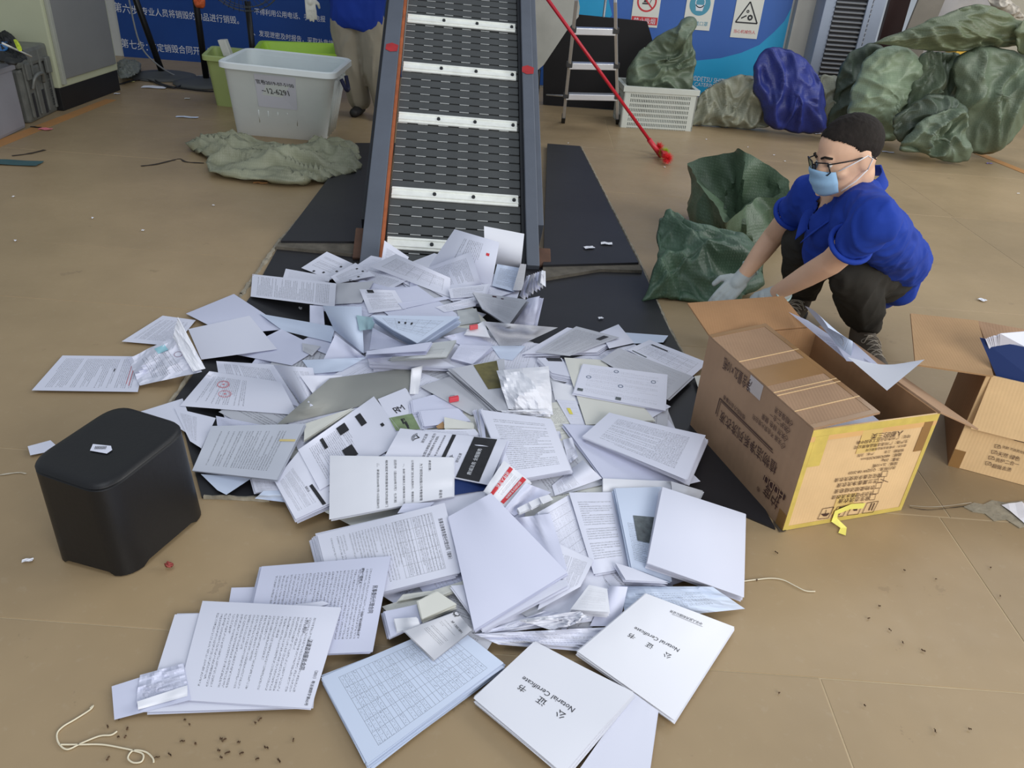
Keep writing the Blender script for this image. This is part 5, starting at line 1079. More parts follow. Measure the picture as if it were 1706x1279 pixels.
# ---- sheets buried in the heap, scattered and half hidden
poly=[(470,480),(640,410),(870,400),(885,520),(905,560),(1130,590),(1150,640),(1100,700),(1160,770),(1215,860),(1215,1000),(1010,1040),(830,1080),(560,1060),(650,930),(560,860),(450,800),(350,770),(340,620),(470,560)]
def inside(x,y):
    c=False
    for i in range(len(poly)):
        (x1,y1),(x2,y2)=poly[i],poly[i-1]
        if (y1>y)!=(y2>y) and x<(x2-x1)*(y-y1)/(y2-y1)+x1: c=not c
    return c
rb=random.Random(5); cnt=0
lab0='loose white sheet mostly buried in the heap of papers'
for k in range(900):
    if cnt>=150: break
    x,y=rb.uniform(330,1230),rb.uniform(400,1080)
    if not inside(x,y): continue
    i,j=zget(x,y); z=ZM[j,i]; c=P(x,y,z); a=rb.uniform(0,6.28); e=np.array([math.cos(a),math.sin(a),0]); f_=np.array([-math.sin(a),math.cos(a),0]); q=[]
    for sx,sy in ((-1,1),(1,1),(1,-1),(-1,-1)): p=c+e*sx*.105+f_*sy*.148; q.append(tuple(map(float,proj(p))))
    if not all(inside(*p) or (y>560 and inside((p[0]+x)/2,(p[1]+y)/2) and inside(p[0]*.8+x*.2,p[1]*.8+y*.2)) for p in q): continue
    far=max(0,(700-y)/300); kk=rb.choice(['text','faint','blank','blank','dense','half','sparse'])
    G=drape(q,[max(0,rb.gauss(0,.012))*(.5+far) for _ in range(4)],(rb.uniform(0,.01),rb.uniform(0,.01)),0,8,6,k); o=sheet_mesh('paper_sheet',G,paper_mat(kk,rb.choice(['white','white','lav','grey','white','cream']))); wx='at the conveyor foot' if y<560 else ('in the left wing' if x<520 else ('on the right side' if x>900 and y<820 else ('in the front part' if y>820 else 'in the centre'))); wk=dict(text='printed',faint='faintly printed',blank='blank',dense='densely printed',half='half printed',sparse='sparsely printed')[kk]; tag(o,'loose %s sheet half buried %s of the paper heap'%(wk,wx),'paper','%s sheets buried %s'%(wk,wx)); cnt+=1
# ---- top of the heap by the belt
S('c8',[(312,118),(470,225),(420,330),(285,300)],0,'sparse','small printed sheet standing at the left edge of the belt',lift=(.10,.06,.02,.04))
S('c8',[(955,25),(1215,75),(1190,315),(960,250)],0,'blank','blank sheet with rounded corners standing against the belt',lift=(.13,.12,.05,.05),bend=(.0,.02),tint='bright')
S('c8',[(1040,270),(1215,300),(1150,450),(1005,410)],0,'text','bluish printed sheet below the rounded blank sheet','blue',lift=(.05,.06,.03,.02))
S('c8',[(1190,268),(1228,272),(1205,440),(1140,440)],0,'faint','narrow grey sheet edge right beside the conveyor rail','grey',lift=(.07,.07,.04,.04))
S('c8',[(765,45),(1055,130),(1002,412),(600,285)],1,'sparse','tall printed sheet standing upright against the belt with a red mark',lift=(.15,.13,.04,.05),bend=(.02,.02),key='tall')
S('c8',[(560,305),(870,190),(938,405),(640,440)],1,'text','printed sheet leaning before the tall upright sheet',lift=(.03,.09,.05,.01),bend=(.02,0))
S('c8',[(385,205),(738,360),(735,485),(215,285)],0,'form','curved printed form sheet at the left below the belt',lift=(.10,.07,.02,.05),bend=(.03,.0),key='formleft')
S('c7',[(1335,190),(1505,268),(1360,372),(1170,295)],0,'sparse','white sheet with small black squares, upper one left of the belt',lift=(.03,.02,0,.01),key='sq1')
S('c7',[(1360,352),(1520,262),(1650,345),(1400,398)],0,'sparse','white sheet with small black squares, lower one left of the belt',lift=(.01,.05,.03,0),key='sq2')
S('c7',[(1070,300),(1360,352),(1345,400),(1050,366)],0,'faint','faintly printed sheet behind the long folded strip',lift=(.01,.02,0,0))
S('c7',[(1395,395),(1640,380),(1560,520),(1385,530)],0,'blank','grey shaded blank sheet right of the long folded strip','grey',lift=(.02,.05,.03,.01),bend=(0,.02))
S('c7',[(855,335),(1396,395),(1386,547),(843,480)],3,'dense','long folded strip of dense print lying on the black plate',lift=(.004,.02,.02,.004))
S('c7',[(1225,535),(1312,543),(1322,672),(1225,664)],0,'blank','small upright white panel beside the black plate','lav',lift=(.03,.03,0,0))
S('c8',[(150,432),(380,440),(455,560),(212,588)],0,'text','curled sheet with a black emblem at its top in the upper heap',lift=(.03,.05,.03,.01),bend=(.03,.0),key='emblem')
S('c8',[(400,522),(700,480),(740,492),(430,560)],0,'blank','thin pale sheet edge across the upper heap','lav',lift=(.02,.03,.02,.01))
S('c8',[(725,430),(985,398),(960,475),(740,492)],0,'dense','thick printed booklet edge below the leaning sheets','white',lift=(.03,.03,.01,.01),n=5,fan=(2,6))
S('c8',[(640,548),(922,474),(900,542),(700,582)],0,'text','flat printed sheet wedge in the middle of the upper heap',lift=(.01,.02,.01,0))
S('c8',[(780,570),(905,556),(935,645),(800,665)],0,'blank','shaded grey sheet right of the fanned blue forms','dgrey')
# standing booklets at the right
for i in range(8):
    a=(1180+i*20+rb.uniform(-5,5),475-i*12); b=(1230+i*14,345-i*5)
    S('c8',[b,(b[0]+24,b[1]+6),(a[0]+36,a[1]+28),a],0,'blank',('leftmost','second','third','fourth','fifth','sixth','seventh','rightmost')[i]+' of eight thin booklets standing on edge by the conveyor foot',('white','lav','grey','bright')[i%4],lift=(.16,.15,.05,.06),group='booklets standing on edge by the conveyor foot',amp=.2,name='thin_booklet')
S('c8',[(1235,495),(1315,478),(1272,684),(1108,668)],0,'blank','thick grey bundle curving up by the conveyor foot','lav',lift=(.07,.09,.02,.02),n=8,fan=(6,4),bend=(0,-.01))
S('c8',[(880,450),(1235,500),(1112,668),(945,560)],0,'faint','curved grey printed sheets topped by small dark spots','grey',lift=(.06,.07,.05,.04),n=4,fan=(3,3),bend=(-.02,-.02),key='spots')
# ---- left wing of the spread
S('r2',[(310,95),(722,100),(683,276),(157,268)],1,'dense','leftmost densely printed sheet lying flat on the tan floor',key='leftmost')
S('c7',[(275,603),(490,632),(350,800),(10,770)],3,'text','printed sheet on the floor above the crumpled folded sheet')
S('c7',[(425,590),(735,463),(1085,690),(690,725)],0,'blank','large blank sheet reaching farthest to the upper left','lav',bend=(.01,.01))
S('c7',[(900,590),(1392,675),(1362,775),(1050,700)],0,'blank','long blank sheet curving onto the black plate','blue',bend=(.0,.02))
S('c7',[(1040,690),(1290,812),(1110,925),(720,850)],0,'blank','blank sheet lying across the left edge of the plate','lav',bend=(.0,.015),key='bl3')
S('c7',[(440,690),(836,603),(1016,820),(525,887)],0,'blank','blank sheet on top of the upper left sheets','white',lift=(.0,.012,.012,.0),bend=(.008,0))
S('c7',[(1310,540),(1560,545),(1575,850),(1385,700)],0,'blank','large curled blank sheet hanging over the left of the heap','blue',lift=(.03,.06,.04,.01),bend=(.03,.03))
S('c7',[(1175,780),(1296,800),(1240,862),(1180,830)],0,'half','small printed corner under the curled blank sheet','grey')
S('c7',[(1390,725),(1595,880),(1500,905),(1305,905)],0,'blank','folded white sheet forming a cone in the left heap','lav',lift=(.07,.01,0,.0),bend=(0,.02))
S('c7',[(1175,890),(1590,873),(1430,962),(1240,980)],0,'blank','bluish triangular sheet between the left sheets and the heap','blue')
S('r3',[(292,5),(690,30),(880,330),(310,110)],1,'text','printed sheet behind the one with two red seals',lift=(0,0,.01,0))
S('c7',[(990,922),(1245,940),(1292,1166),(1187,1207)],3,'half','printed sheet rolled into a curl left of the grey folder',lift=(.02,.04,.01,.03),bend=(.0,.05),key='curl')
S('c7',[(1160,990),(1436,990),(1310,1146),(1265,1135)],0,'blank','small blank triangular sheet over the curled page',lift=(.03,.04,.02,.02))
# crumpled folded sheet
S('c7',[(50,880),(345,740),(530,965),(128,1055)],3,'sparse','crumpled folded sheet with a round stamp on the left floor',crumple=.016,N=15,M=12,lift=(.0,.05,.02,.0),seed=3,key='crum1',amp=0)
S('c7',[(340,742),(374,611),(552,945),(470,965)],0,'blank','white flap standing up from the crumpled folded sheet','bright',lift=(.04,.13,.03,.02),crumple=.006,N=14,M=8,seed=4,amp=0)
# ---- lower left by the stool
S('r2',[(690,375),(905,308),(1000,560),(925,470)],0,'blank','white sheet slipping under the black stool corner')
S('r3',[(0,330),(290,400),(190,610),(110,560)],1,'half','sheet with blue text beside the upper right corner of the stool')
S('r2',[(137,545),(250,515),(300,560),(150,590)],0,'blank','corner of a white sheet showing behind the stool left side')
S('r3',[(290,385),(640,455),(660,500),(300,455)],0,'faint','thin blank sheet between the seal page and the text page','lav')
S('r3',[(245,75),(740,150),(860,380),(40,316)],1,'half','large sheet with two round red seals near the stool',lift=(0,.035,.02,0),bend=(.02,.0),key='seals',N=14,M=12)
S('r3',[(185,788),(545,812),(362,932),(300,900)],0,'blank','white corner hanging off the black plate beside the stool','blue')
S('r3',[(535,815),(735,828),(770,905),(565,918)],0,'form','small printed booklet poking out below the text page',n=3,fan=(-2,3))
S('r3',[(620,905),(800,900),(900,1000),(560,958)],0,'blank','white sheet corner on the floor beside the photo pages','blue')
# ---- grey folder and pages over it
S('r3',[(1080,125),(1650,50),(1625,240),(700,455)],0,'blank','large grey plastic folder in the centre left of the heap','card',name='grey_folder',cat='folder',bend=(.01,.01))
S('r3',[(905,440),(1242,328),(1060,452),(900,556)],0,'blank','cream stepped booklets under the photo page','cream',n=4,fan=(3,3))
S('r4',[(40,105),(236,25),(386,318),(165,332)],0,'blank','white magazine cover with a monogram logo and green photo',n=5,fan=(3,3),key='mag',name='magazine',cat='magazine')
S('r3',[(695,835),(880,610),(1150,960),(842,1102)],1,'half','long page with a thick black bar at its lower edge',n=5,fan=(2,6),key='bar')
S('r3',[(860,620),(1385,250),(1616,548),(1010,900)],1,'half','page with small black photographs rising to the right',lift=(0,.03,.03,0),key='photos',bend=(.01,0))
S('r3',[(262,455),(906,440),(712,830),(125,764)],3,'text','printed sheet with a yellow sticker just right of the stool','mist',lift=(.0,.02,.02,0),n=3,fan=(2,3),key='sticker',bend=(-.01,0))
# ---- central heap
S('c8',[(130,600),(260,618),(235,690),(150,700)],0,'blank','folded teal sheet at the left of the fanned forms','teal',lift=(.05,.05,.02,.03))
S('c8',[(235,680),(440,792),(560,800),(215,825)],0,'blank','blank sheet wrapped under the fanned forms','lav',lift=(.05,.02,.01,.01),bend=(.02,0))
S('c8',[(225,600),(790,608),(525,782),(360,690)],0,'form','fanned stack of pale blue forms in the middle of the heap','blue',lift=(.05,.05,.02,.03),n=16,fan=(5,12),key='bluefan')
S('c8',[(690,740),(850,700),(1020,792),(890,835)],0,'blank','blank curved sheet below the red clipped bundle','lav',bend=(.02,0))
S('c8',[(850,690),(950,640),(992,742),(830,726)],0,'blank','white wedge held by a red binder clip','bright',lift=(.04,.06,.02,.01),key='redclip',n=4,fan=(0,2))
S('c8',[(950,640),(1432,680),(1185,795),(1060,805)],0,'faint','wide curved printed sheet to the right of the red clip','grey',lift=(.06,.03,.01,.02),bend=(.0,-.01))
S('c8',[(1000,798),(1225,798),(1140,892),(1060,882)],0,'blank','bluish sheet below the wide curved sheet','blue')
S('c8',[(800,790),(1012,800),(880,918),(740,880)],0,'faint','bluish printed page with a teal clip in the centre','lav',lift=(.02,.02,.01,.01),n=3,fan=(1,3))
S('c8',[(200,872),(620,850),(772,936),(218,915)],0,'blank','flat bundle of papers below the dark green page','white',n=10,fan=(2,8),lift=(.01,.01,.01,.01))
S('c8',[(450,800),(778,760),(712,868),(345,885)],0,'half','dark greenish printed page on the flat bundle','dgrey',n=4,fan=(-2,4),lift=(.01,.02,.01,.01))
S('c8',[(198,832),(618,772),(582,832),(200,855)],0,'blank','thin bundle of pages left of the dark green page','lav',n=6,fan=(0,5),lift=(.01,.015,.01,.01))
S('c8',[(485,945),(560,925),(530,1110),(475,1110)],0,'blank','bright white page edge right of the grey folder','bright',lift=(.03,.02,.0,.01))
S('c8',[(490,1150),(640,1110),(830,1215),(500,1230)],0,'blank','fan of white pages above the green eco booklet','lav',n=5,fan=(-4,6))
S('c8',[(540,1060),(770,985),(1060,1235),(870,1245)],0,'blank','large blank page stapled with a small red clip','grey',lift=(.01,.03,.02,.0),bend=(.01,.01),key='pinkclip',n=2)
S('c8',[(745,945),(1085,880),(1115,1235),(1040,1215)],1,'blank','fanned magazine with an olive and brown photograph','grey',lift=(.02,.03,.01,.01),n=8,fan=(-8,4),key='olive',name='magazine',cat='magazine')
S('r4',[(340,190),(610,170),(700,260),(370,300)],0,'blank','white sheets fanned beside the monogram magazine','lav',n=5,fan=(-3,4))
S('r4',[(452,300),(505,262),(520,312),(470,318)],0,'blank','orange brown card corner in the heap centre',tint='kraft')
S('r4',[(512,232),(718,275),(718,318),(512,312)],0,'blank','pale pink booklet lying flat right of the orange card','cream',n=3,fan=(0,3))
S('r4',[(370,325),(730,318),(790,392),(400,372)],0,'sparse','white page with small print above the black stripe cover','white',n=2,fan=(0,1))
S('r1',[(135,372),(292,372),(370,500),(230,470)],0,'blank','stack of slim leaflets with a black photo strip','white',n=7,fan=(1,10),key='leaf')
S('r1',[(225,520),(362,552),(388,655),(250,645)],0,'blank','folded white napkin like page right of the crumpled tissue','bright',bend=(.02,0))
S('r1',[(258,640),(388,650),(446,806),(350,800)],0,'faint','white card with a small yellow leaf logo',key='leafcard')
# ---- right side
S('r1',[(330,175),(672,235),(520,335),(32,348)],0,'blank','white sheet under the grey printed newspaper page on the right',bend=(0,.01),n=3,fan=(2,4))
S('r1',[(590,200),(982,228),(950,272),(760,280)],0,'blank','white sheet pointing right at the black plate edge','blue',lift=(.01,0,0,.01))
S('r1',[(540,205),(660,155),(762,276),(600,312)],0,'blank','white folded corner above the printed form',lift=(.02,.03,.01,.01))
S('r1',[(388,168),(668,240),(345,360),(122,335)],1,'dense','grey printed newspaper like page with a black rectangle','grey',lift=(.02,.02,.01,.01),key='news')
S('r1',[(862,255),(1238,402),(1110,515),(715,320)],0,'form','printed form with a dark curved heading near the carton','white',lift=(.01,.01,.0,.0),bend=(.01,0),key='form2')
S('r1',[(1150,490),(1225,480),(1215,590),(1180,580)],0,'blank','pale sheet corner slipping under the big carton','cream')
S('r1',[(310,370),(560,385),(890,775),(450,805)],0,'blank','large cream card folder under the seal form','cream',name='cream_folder',cat='folder',n=2,fan=(2,3))
S('r1',[(660,308),(1138,490),(975,642),(545,385)],0,'faint','grey shaded sheet between the two printed forms','grey',lift=(.01,.01,0,.0),n=2,fan=(2,2))
S('r1',[(430,410),(978,480),(966,714),(368,600)],0,'faint','long certificate form with small round blue seals',lift=(.01,.01,.01,.01),key='cert',n=2,fan=(-2,3))
S('r1',[(305,803),(560,812),(1075,1172),(560,1150)],0,'blank','large blank sheet under the thick text stack','lav',n=5,fan=(-3,2))
S('r1',[(600,725),(1220,875),(1098,1160),(425,880)],2,'text','thick text stack spreading its page edges toward the carton',n=14,fan=(5,9),lift=(.0,.025,.015,.0),bend=(.012,0),key='thick')
S('r1',[(560,1150),(1000,1168),(1005,1290),(560,1279)],0,'blank','white envelope row below the thick text stack','bright',n=3,fan=(0,2))
S('r1',[(1000,1168),(1206,1230),(1180,1285),(1010,1290)],0,'blank','small grey booklet at the lower end of the thick stack','grey',n=3,fan=(1,3))
S('r1',[(230,1195),(430,1030),(555,1150),(250,1262)],1,'half','curled text sheet below the page of numbered lines',lift=(.01,.05,.02,0),bend=(.02,0))
S('r1',[(300,900),(360,885),(400,1010),(340,1060)],0,'half','small torn printed scrap between two stacks',lift=(.02,.03,.01,.01))
S('r1',[(250,845),(282,845),(295,890),(255,900)],0,'blank','tiny white scrap under the crumpled tissue')
# ---- crumpled bright tissue
S('c8',[(1035,958),(1372,928),(1402,1245),(1112,1205)],0,'blank','bright crumpled white paper in the centre of the heap','bright',crumple=.014,N=16,M=14,lift=(.05,.05,.02,.02),bend=(.02,.03),seed=8,amp=0)
S('r4',[(905,185),(1270,180),(1262,236),(960,222)],0,'faint','crushed edge of the crumpled white paper','bright',crumple=.015,N=20,M=8,seed=9,amp=0,lift=(.03,.03,.03,.03))
# page of numbered lines and the booklets at its left
for i in range(5): S('r4',[(712+i*14,190-i*2),(728+i*14,178-i*2),(792+i*4,385),(770+i*4,385)],0,'blank',('leftmost','second','middle','fourth','rightmost')[i]+' of five booklet spines standing left of the numbered page',('white','lav','grey')[i%3],lift=(.05,.05,.02,.02),group='booklet spines left of the numbered page',name='thin_booklet',amp=.2)
S('r4',[(770,180),(1272,245),(1410,608),(960,690)],0,'text','page of numbered text lines upright in the centre right',n=8,fan=(3,6),lift=(.03,.02,.0,.01),bend=(.01,.012),key='numbered')
# white booklet cover with black block
S('r4',[(575,640),(860,660),(800,752),(575,788)],0,'blank','navy cover peeking below the black block cover','navy')
S('r4',[(200,312),(962,395),(830,716),(60,560)],3,'blank','white cover with a black title block and rayed logos',n=3,fan=(2,2),lift=(.0,.02,.02,.0),bend=(.008,0),key='cover',N=20)
S('r4',[(935,540),(1125,690),(945,872),(790,760)],1,'sparse','white express receipt with two red bands','bright',lift=(.02,.02,.01,.01),n=3,fan=(2,3),key='redband')
S('r4',[(1090,700),(1272,768),(1010,935),(940,880)],0,'blank','blank white sheet right of the red banded receipt','lav',lift=(.03,.01,.0,.01))
for i,q in enumerate([[(1030,880),(1105,840),(1130,880),(1050,915)],[(1110,838),(1180,805),(1200,845),(1135,880)],[(1185,803),(1255,782),(1278,812),(1205,842)]]): S('r4',q,0,'blank',('leftmost','middle','rightmost')[i]+' of three small folded receipts in a row','bright',n=4,fan=(0,3),name='folded_receipt',lift=(.01,.01,.01,.01))
# big white curled sheet in the centre
S('r4',[(-300,505),(576,518),(572,795),(-305,960)],1,'blank','bright white notice sheet curling down at its lower left','bright',lift=(.035,.02,.015,.02),bend=(.0,.015),n=2,fan=(1,1),key='notice',N=14,M=14)
S('r7',[(640,70),(830,60),(780,110),(600,130)],0,'blank','thin pages wedged under the bright white notice','lav',n=3,fan=(2,2))
# right lower: forms, photo document and blank stack
S('r5',[(-20,330),(215,198),(420,690),(180,900)],1,'table','tilted form with a table of numbers in the lower right',n=3,fan=(-3,2),key='tilt')
S('r5',[(215,180),(556,178),(672,745),(400,790)],0,'text','text sheet curving down beside the photograph document',lift=(.02,.02,.005,.005),bend=(.015,0),n=2,fan=(1,2))
S('r5',[(560,148),(905,138),(985,850),(682,742)],0,'half','document with a photograph under the large blank stack','blue',n=6,fan=(-4,3),lift=(.01,.01,.01,.01),key='photo')
S('r5',[(915,138),(1536,340),(1514,962),(800,708)],0,'blank','large blank stack at the right end of the spread','white',n=12,fan=(-3,7),lift=(.02,.01,.01,.01),bend=(.006,.0),key='blankstack')
S('r5',[(600,880),(1290,885),(1532,1050),(640,1142)],0,'sparse','curled sheet with scattered handwriting below the blank stack','blue',lift=(.01,.012,.0,.01),bend=(.012,.01),crumple=.006,N=16,M=10,seed=6)
S('r5',[(560,705),(690,745),(962,852),(640,835)],0,'blank','thin white booklets beneath the photograph document','white',n=5,fan=(-3,5))
S('r5',[(130,560),(400,690),(300,885),(-20,1060)],1,'text','text sheet slanting below the tilted table form',n=2,lift=(0,.01,0,0))
S('r5',[(520,880),(655,885),(590,1180),(370,1180)],0,'blank','lavender upright sheet left of the handwriting sheet','lav',lift=(.03,.03,.01,.01),bend=(.01,0))
S('r5',[(365,870),(500,900),(520,1075),(225,1055)],0,'faint','pack of small white booklets in the lower right heap','bright',n=8,fan=(-2,8),lift=(.02,.02,.01,.01))
S('r8',[(110,195),(500,60),(760,90),(660,110)],1,'half','wrinkled text sheet along the lower edge of the heap',crumple=.01,N=16,M=10,seed=12,amp=0)
S('r8',[(350,110),(700,60),(760,100),(560,175)],0,'blank','crushed white paper below the small booklets','bright',crumple=.02,N=18,M=12,seed=13,amp=0,lift=(.01,.02,.01,.01))
S('r8',[(100,190),(930,148),(950,310),(240,250)],0,'sparse','long curling torn sheet at the lower rim of the heap',crumple=.01,N=22,M=10,seed=14,amp=0,lift=(.0,.01,.0,.0))
# big blank and contract stacks
S('r7',[(105,262),(893,64),(1002,492),(215,690)],1,'agency','agency contract stack with a ruled table and bold title',n=9,fan=(-14,11),lift=(.006,.01,.01,.006),key='agency')
S('r7',[(505,705),(1060,530),(1075,560),(560,760)],0,'faint','pages fanned out below the agency contract stack','cream',n=4,fan=(2,5))
S('r7',[(1320,160),(1545,130),(1650,470),(1600,500)],0,'blank','blank sheet right of the largest blank page','lav')
S('r7',[(930,575),(1640,540),(1655,575),(1130,855)],0,'blank','white page edges under the largest blank page','white',n=4,fan=(2,3))
S('r7',[(915,150),(1180,4),(1652,495),(1075,850)],0,'blank','largest blank page lying diagonally in the centre of the spread','lav',n=4,fan=(2,4),lift=(.02,.02,.01,.01),bend=(.012,.012),key='bigblank',N=14)
# small things between
S('r7',[(520,735),(735,690),(765,800),(560,895)],0,'blank','small upright booklets below the contract stacks','lav',n=7,fan=(-4,4),name='small_booklet')
S('r7',[(635,630),(800,608),(850,622),(600,672)],0,'half','yellowish printed booklet edge below the agency contract','cream',n=3,fan=(0,2))
S('r7',[(728,672),(850,612),(968,690),(755,782)],0,'blank','small thick white booklet above the numbered cheque','cream',n=9,fan=(-1,7),name='small_booklet',lift=(.01,.01,.01,.01))
S('r7',[(580,780),(720,770),(745,830),(600,860)],0,'blank','white folded slip left of the cheque','bright',n=3,fan=(0,2))
# ---- front documents
S('px',[(535,1128),(752,1036),(839,1104),(612,1272)],3,'table','blue tinted stack with a large ruled table at the front',n=9,fan=(4,12),tint='blue',key='bigtable')
S('r7',[(645,856),(965,735),(1062,850),(830,1036)],1,'sparse','printed cheque with a long serial number on the ruled table','grey',n=3,fan=(-2,2),lift=(.01,.012,.0,.01),key='cheque')
S('r6',[(740,258),(1050,250),(950,560),(700,500)],0,'blank','white sheet corner behind the two front contracts','lav')
S('r6',[(905,143),(1610,85),(1512,608),(790,640)],1,'text','civil agency contract page tilted in the front left','lav',n=5,fan=(-5,4),key='civil')
S('r6',[(1090,350),(1240,330),(1275,345),(1100,400)],0,'blank','thin page edges between the two front contracts','white',n=3,fan=(1,2))
S('r6',[(430,405),(1230,372),(1170,912),(262,938)],0,'blank','lower blank pages under the legal service contract','white',n=5,fan=(5,2))
S('r6',[(582,330),(1340,365),(1176,918),(440,870)],1,'text','legal service contract page nearest the front left corner',n=2,fan=(1,2),lift=(.004,.0,.0,.004),key='legal')
S('r6',[(85,797),(480,672),(520,870),(100,980)],0,'blank','lavender sheet at the far front left under a torn page','lav')
S('r6',[(240,735),(475,672),(500,800),(215,900)],0,'half','torn crumpled page scrap on the lavender sheet','lav',crumple=.008,N=18,M=12,seed=21,amp=0)
S('r6',[(225,880),(500,790),(500,850),(230,925)],0,'blank','folded white edge below the torn page scrap','bright',lift=(.004,.006,.004,0))
# notarial certificates
S('r8',[(690,290),(1080,-40),(1582,150),(1242,682)],3,'blank','right notarial certificate booklet with black title','bright',n=7,fan=(-3,6),key='not2',name='certificate_booklet',cat='booklet',N=14,M=14,amp=.3,bend=(.006,.0))
S('r8',[(1003,525),(1143,625),(1085,1090),(630,1060)],0,'blank','blank booklet back lying between the two certificates','white',n=4,fan=(1,3),name='certificate_booklet',cat='booklet')
S('r8',[(98,555),(440,235),(1008,520),(610,985)],3,'blank','left notarial certificate booklet at the front edge','bright',n=9,fan=(3,9),key='not1',name='certificate_booklet',cat='booklet',N=14,M=14,amp=.3,bend=(.006,.0))
# ---- prints that can be read or recognised
BLOCK=mat('photo_black',(34,34,38),.5,var=.3,sc=60); GREENP=mat('photo_green',(122,140,104),.5,var=.25,sc=30); OLIVE=mat('photo_olive',(98,92,52),.5,var=.5,sc=25); GREYPH=mat('photo_grey',(88,96,100),.5,var=.6,sc=45)
def on(key): return SHEETS[key]
G,o=on('not1'); on_text(G,[('公',.30,.42,.38,.42,1),('证',.50,.42,.585,.42,1),('书',.71,.42,.785,.42,1),('Notarial Certificate',.28,.525,.82,.525,1.1)],INK,o)
G,o=on('not2'); on_text(G,[('公',.34,.45,.41,.45,1),('证',.53,.45,.60,.45,1),('书',.72,.45,.79,.45,1),('Notarial Certificate',.32,.545,.80,.545,1.1),('中华人民共和国公证处',.30,.90,.66,.90,1.2)],INK,o); on_patch(G,.28,.872,.62,.875,INK,o,k=2)
G,o=on('agency'); on_text(G,[('民事法律事务委托代理合同（增补）',.22,.065,.80,.065,1.5)],INK,o)
G,o=on('civil'); on_text(G,[('民事委托代理合同',.33,.075,.62,.075,1.5),('（2020）粤法律顾字第15号',.60,.14,.84,.14,1.2),('甲方：委托人',.12,.20,.30,.20,1.2)],INK,o)
G,o=on('legal'); on_text(G,[('法律咨询服务合同',.36,.15,.66,.15,1.5),('（2021）粤法律顾字第65号',.66,.04,.98,.045,1.4),('甲方：委托方',.16,.21,.30,.21,1.2)],INK,o)
G,o=on('notice'); on_text(G,[('承诺书',.80,.10,.99,.10,1.2),('承诺日期：',.08,.19,.34,.19,1.0),('为了规范和加强公司考勤管理',.16,.26,.97,.26,1.05),('公司各部门应当认真执行，根据实际',.08,.33,.97,.33,1.0),('一、各部门根据员工考勤情况和工作',.16,.40,.97,.40,1.0),('日历中（自2020年7月）七天前',.08,.47,.92,.47,1.0),('相关规定考核数据有变化的由部门',.08,.54,.97,.54,1.0),('二、承诺自2020年7月15日起执行',.14,.61,.97,.61,1.0)],INK,o)
G,o=on('cover')
a=on_patch(G,.02,.70,.98,.91,BLOCK,o,'title_block',k=8)
on_patch(G,.02,.50,.98,.535,BLOCK,o,'black_stripe',k=6)
on_text(G,[('鼎诚法务 全程服务',.12,.80,.72,.80,1.3)],WHITEINK,o,'title_text'); G2_=surf
def rays(G,s,t,sc,o):
    Wm=np.linalg.norm(G[0,-1]-G[0,0]); Hm=np.linalg.norm(G[-1,0]-G[0,0]); vs=[];fs=[]
    for k in range(9):
        a=math.pi*(-.15-.7*k/8)*1.0; 
        for r0,r1 in ((.4,1.),): 
            w_=.05; q=[(r0*math.cos(a-w_),r0*math.sin(a-w_)),(r1*math.cos(a-w_*1.4),r1*math.sin(a-w_*1.4)),(r1*math.cos(a+w_*1.4),r1*math.sin(a+w_*1.4)),(r0*math.cos(a+w_),r0*math.sin(a+w_))]; b=len(vs); vs+=[(s+x*sc/Wm,t+y*sc/Hm) for x,y in q]; fs.append((b,b+1,b+2,b+3))
    b=len(vs); vs+=[(s+x*sc/Wm,t+y*sc/Hm) for x,y in ((-.5,-.3),(-.28,-.3),(0,.15),(.28,-.3),(.5,-.3),(0,.5))]; fs+=[(b,b+1,b+2,b+5),(b+5,b+2,b+3,b+4)]; v=np.array(vs); mo('rayed_logo',surf(G,v[:,0],v[:,1]),fs,INK,o)
rays(G,.80,.20,.016,o); rays(G,.42,.60,.011,o)
on_text(G,[('研究正源',.68,.27,.92,.27,1.2),('全国法律服务中心官方',.34,.34,.96,.34,1.0),('中国法律服务专业团队',.34,.38,.90,.38,1.0),('专业法律服务热线电话',.40,.44,.94,.44,.8),('研究正源',.34,.65,.56,.65,1.2),('客服中心',.08,.62,.26,.62,1.0)],INK,o)
G,o=on('mag'); on_patch(G,.02,.62,.80,1.0,GREENP,o,'green_photo'); on_patch(G,.34,.70,.50,.97,BLOCK,o,'dark_figure',.0012); on_text(G,[('R',.30,.46,.48,.44,1.2),('M',.44,.44,.64,.42,1.1)],INK,o)
G,o=on('bar'); on_patch(G,.58,.30,.98,.38,BLOCK,o,'black_bar'); on_text(G,[('家具行业',.55,.45,.66,.45,1.3),('第12页',.82,.06,.94,.06,1.3)],INK,o)
G,o=on('photos')
for s0,t0,s1,t1 in ((.10,.44,.28,.55),(.12,.24,.36,.31),(.55,.50,.78,.62),(.10,.72,.34,.76),(.52,.10,.58,.135)): on_patch(G,s0,t0,s1,t1,GREYPH if s1-s0>.25 and t1-t0>.1 else BLOCK,o,'printed_photo')
G,o=on('sticker'); a=on_patch(G,.66,.82,.70,.99,mat('sticker_yellow',(225,205,140),.6),o,'yellow_sticker')
G,o=on('seals'); on_ring(G,.32,.72,.018,.0205,SEALRED,o); on_ring(G,.58,.66,.018,.0195,SEALRED,o)
G,o=on('crum1'); on_ring(G,.55,.85,.012,.014,mat('stamp_mauve',(150,120,140),.6),o,False); on_patch(G,.75,.55,.92,.75,mat('sticker_cyan',(160,212,225),.6),o,'pale_blue_label')
G,o=on('leftmost'); on_patch(G,.15,.10,.85,.105,RED,o,'red_line',k=2); on_patch(G,.2,.13,.8,.134,RED,o,'red_line',k=2); on_patch(G,.38,.30,.46,.31,INK,o,'printed_block',k=2)
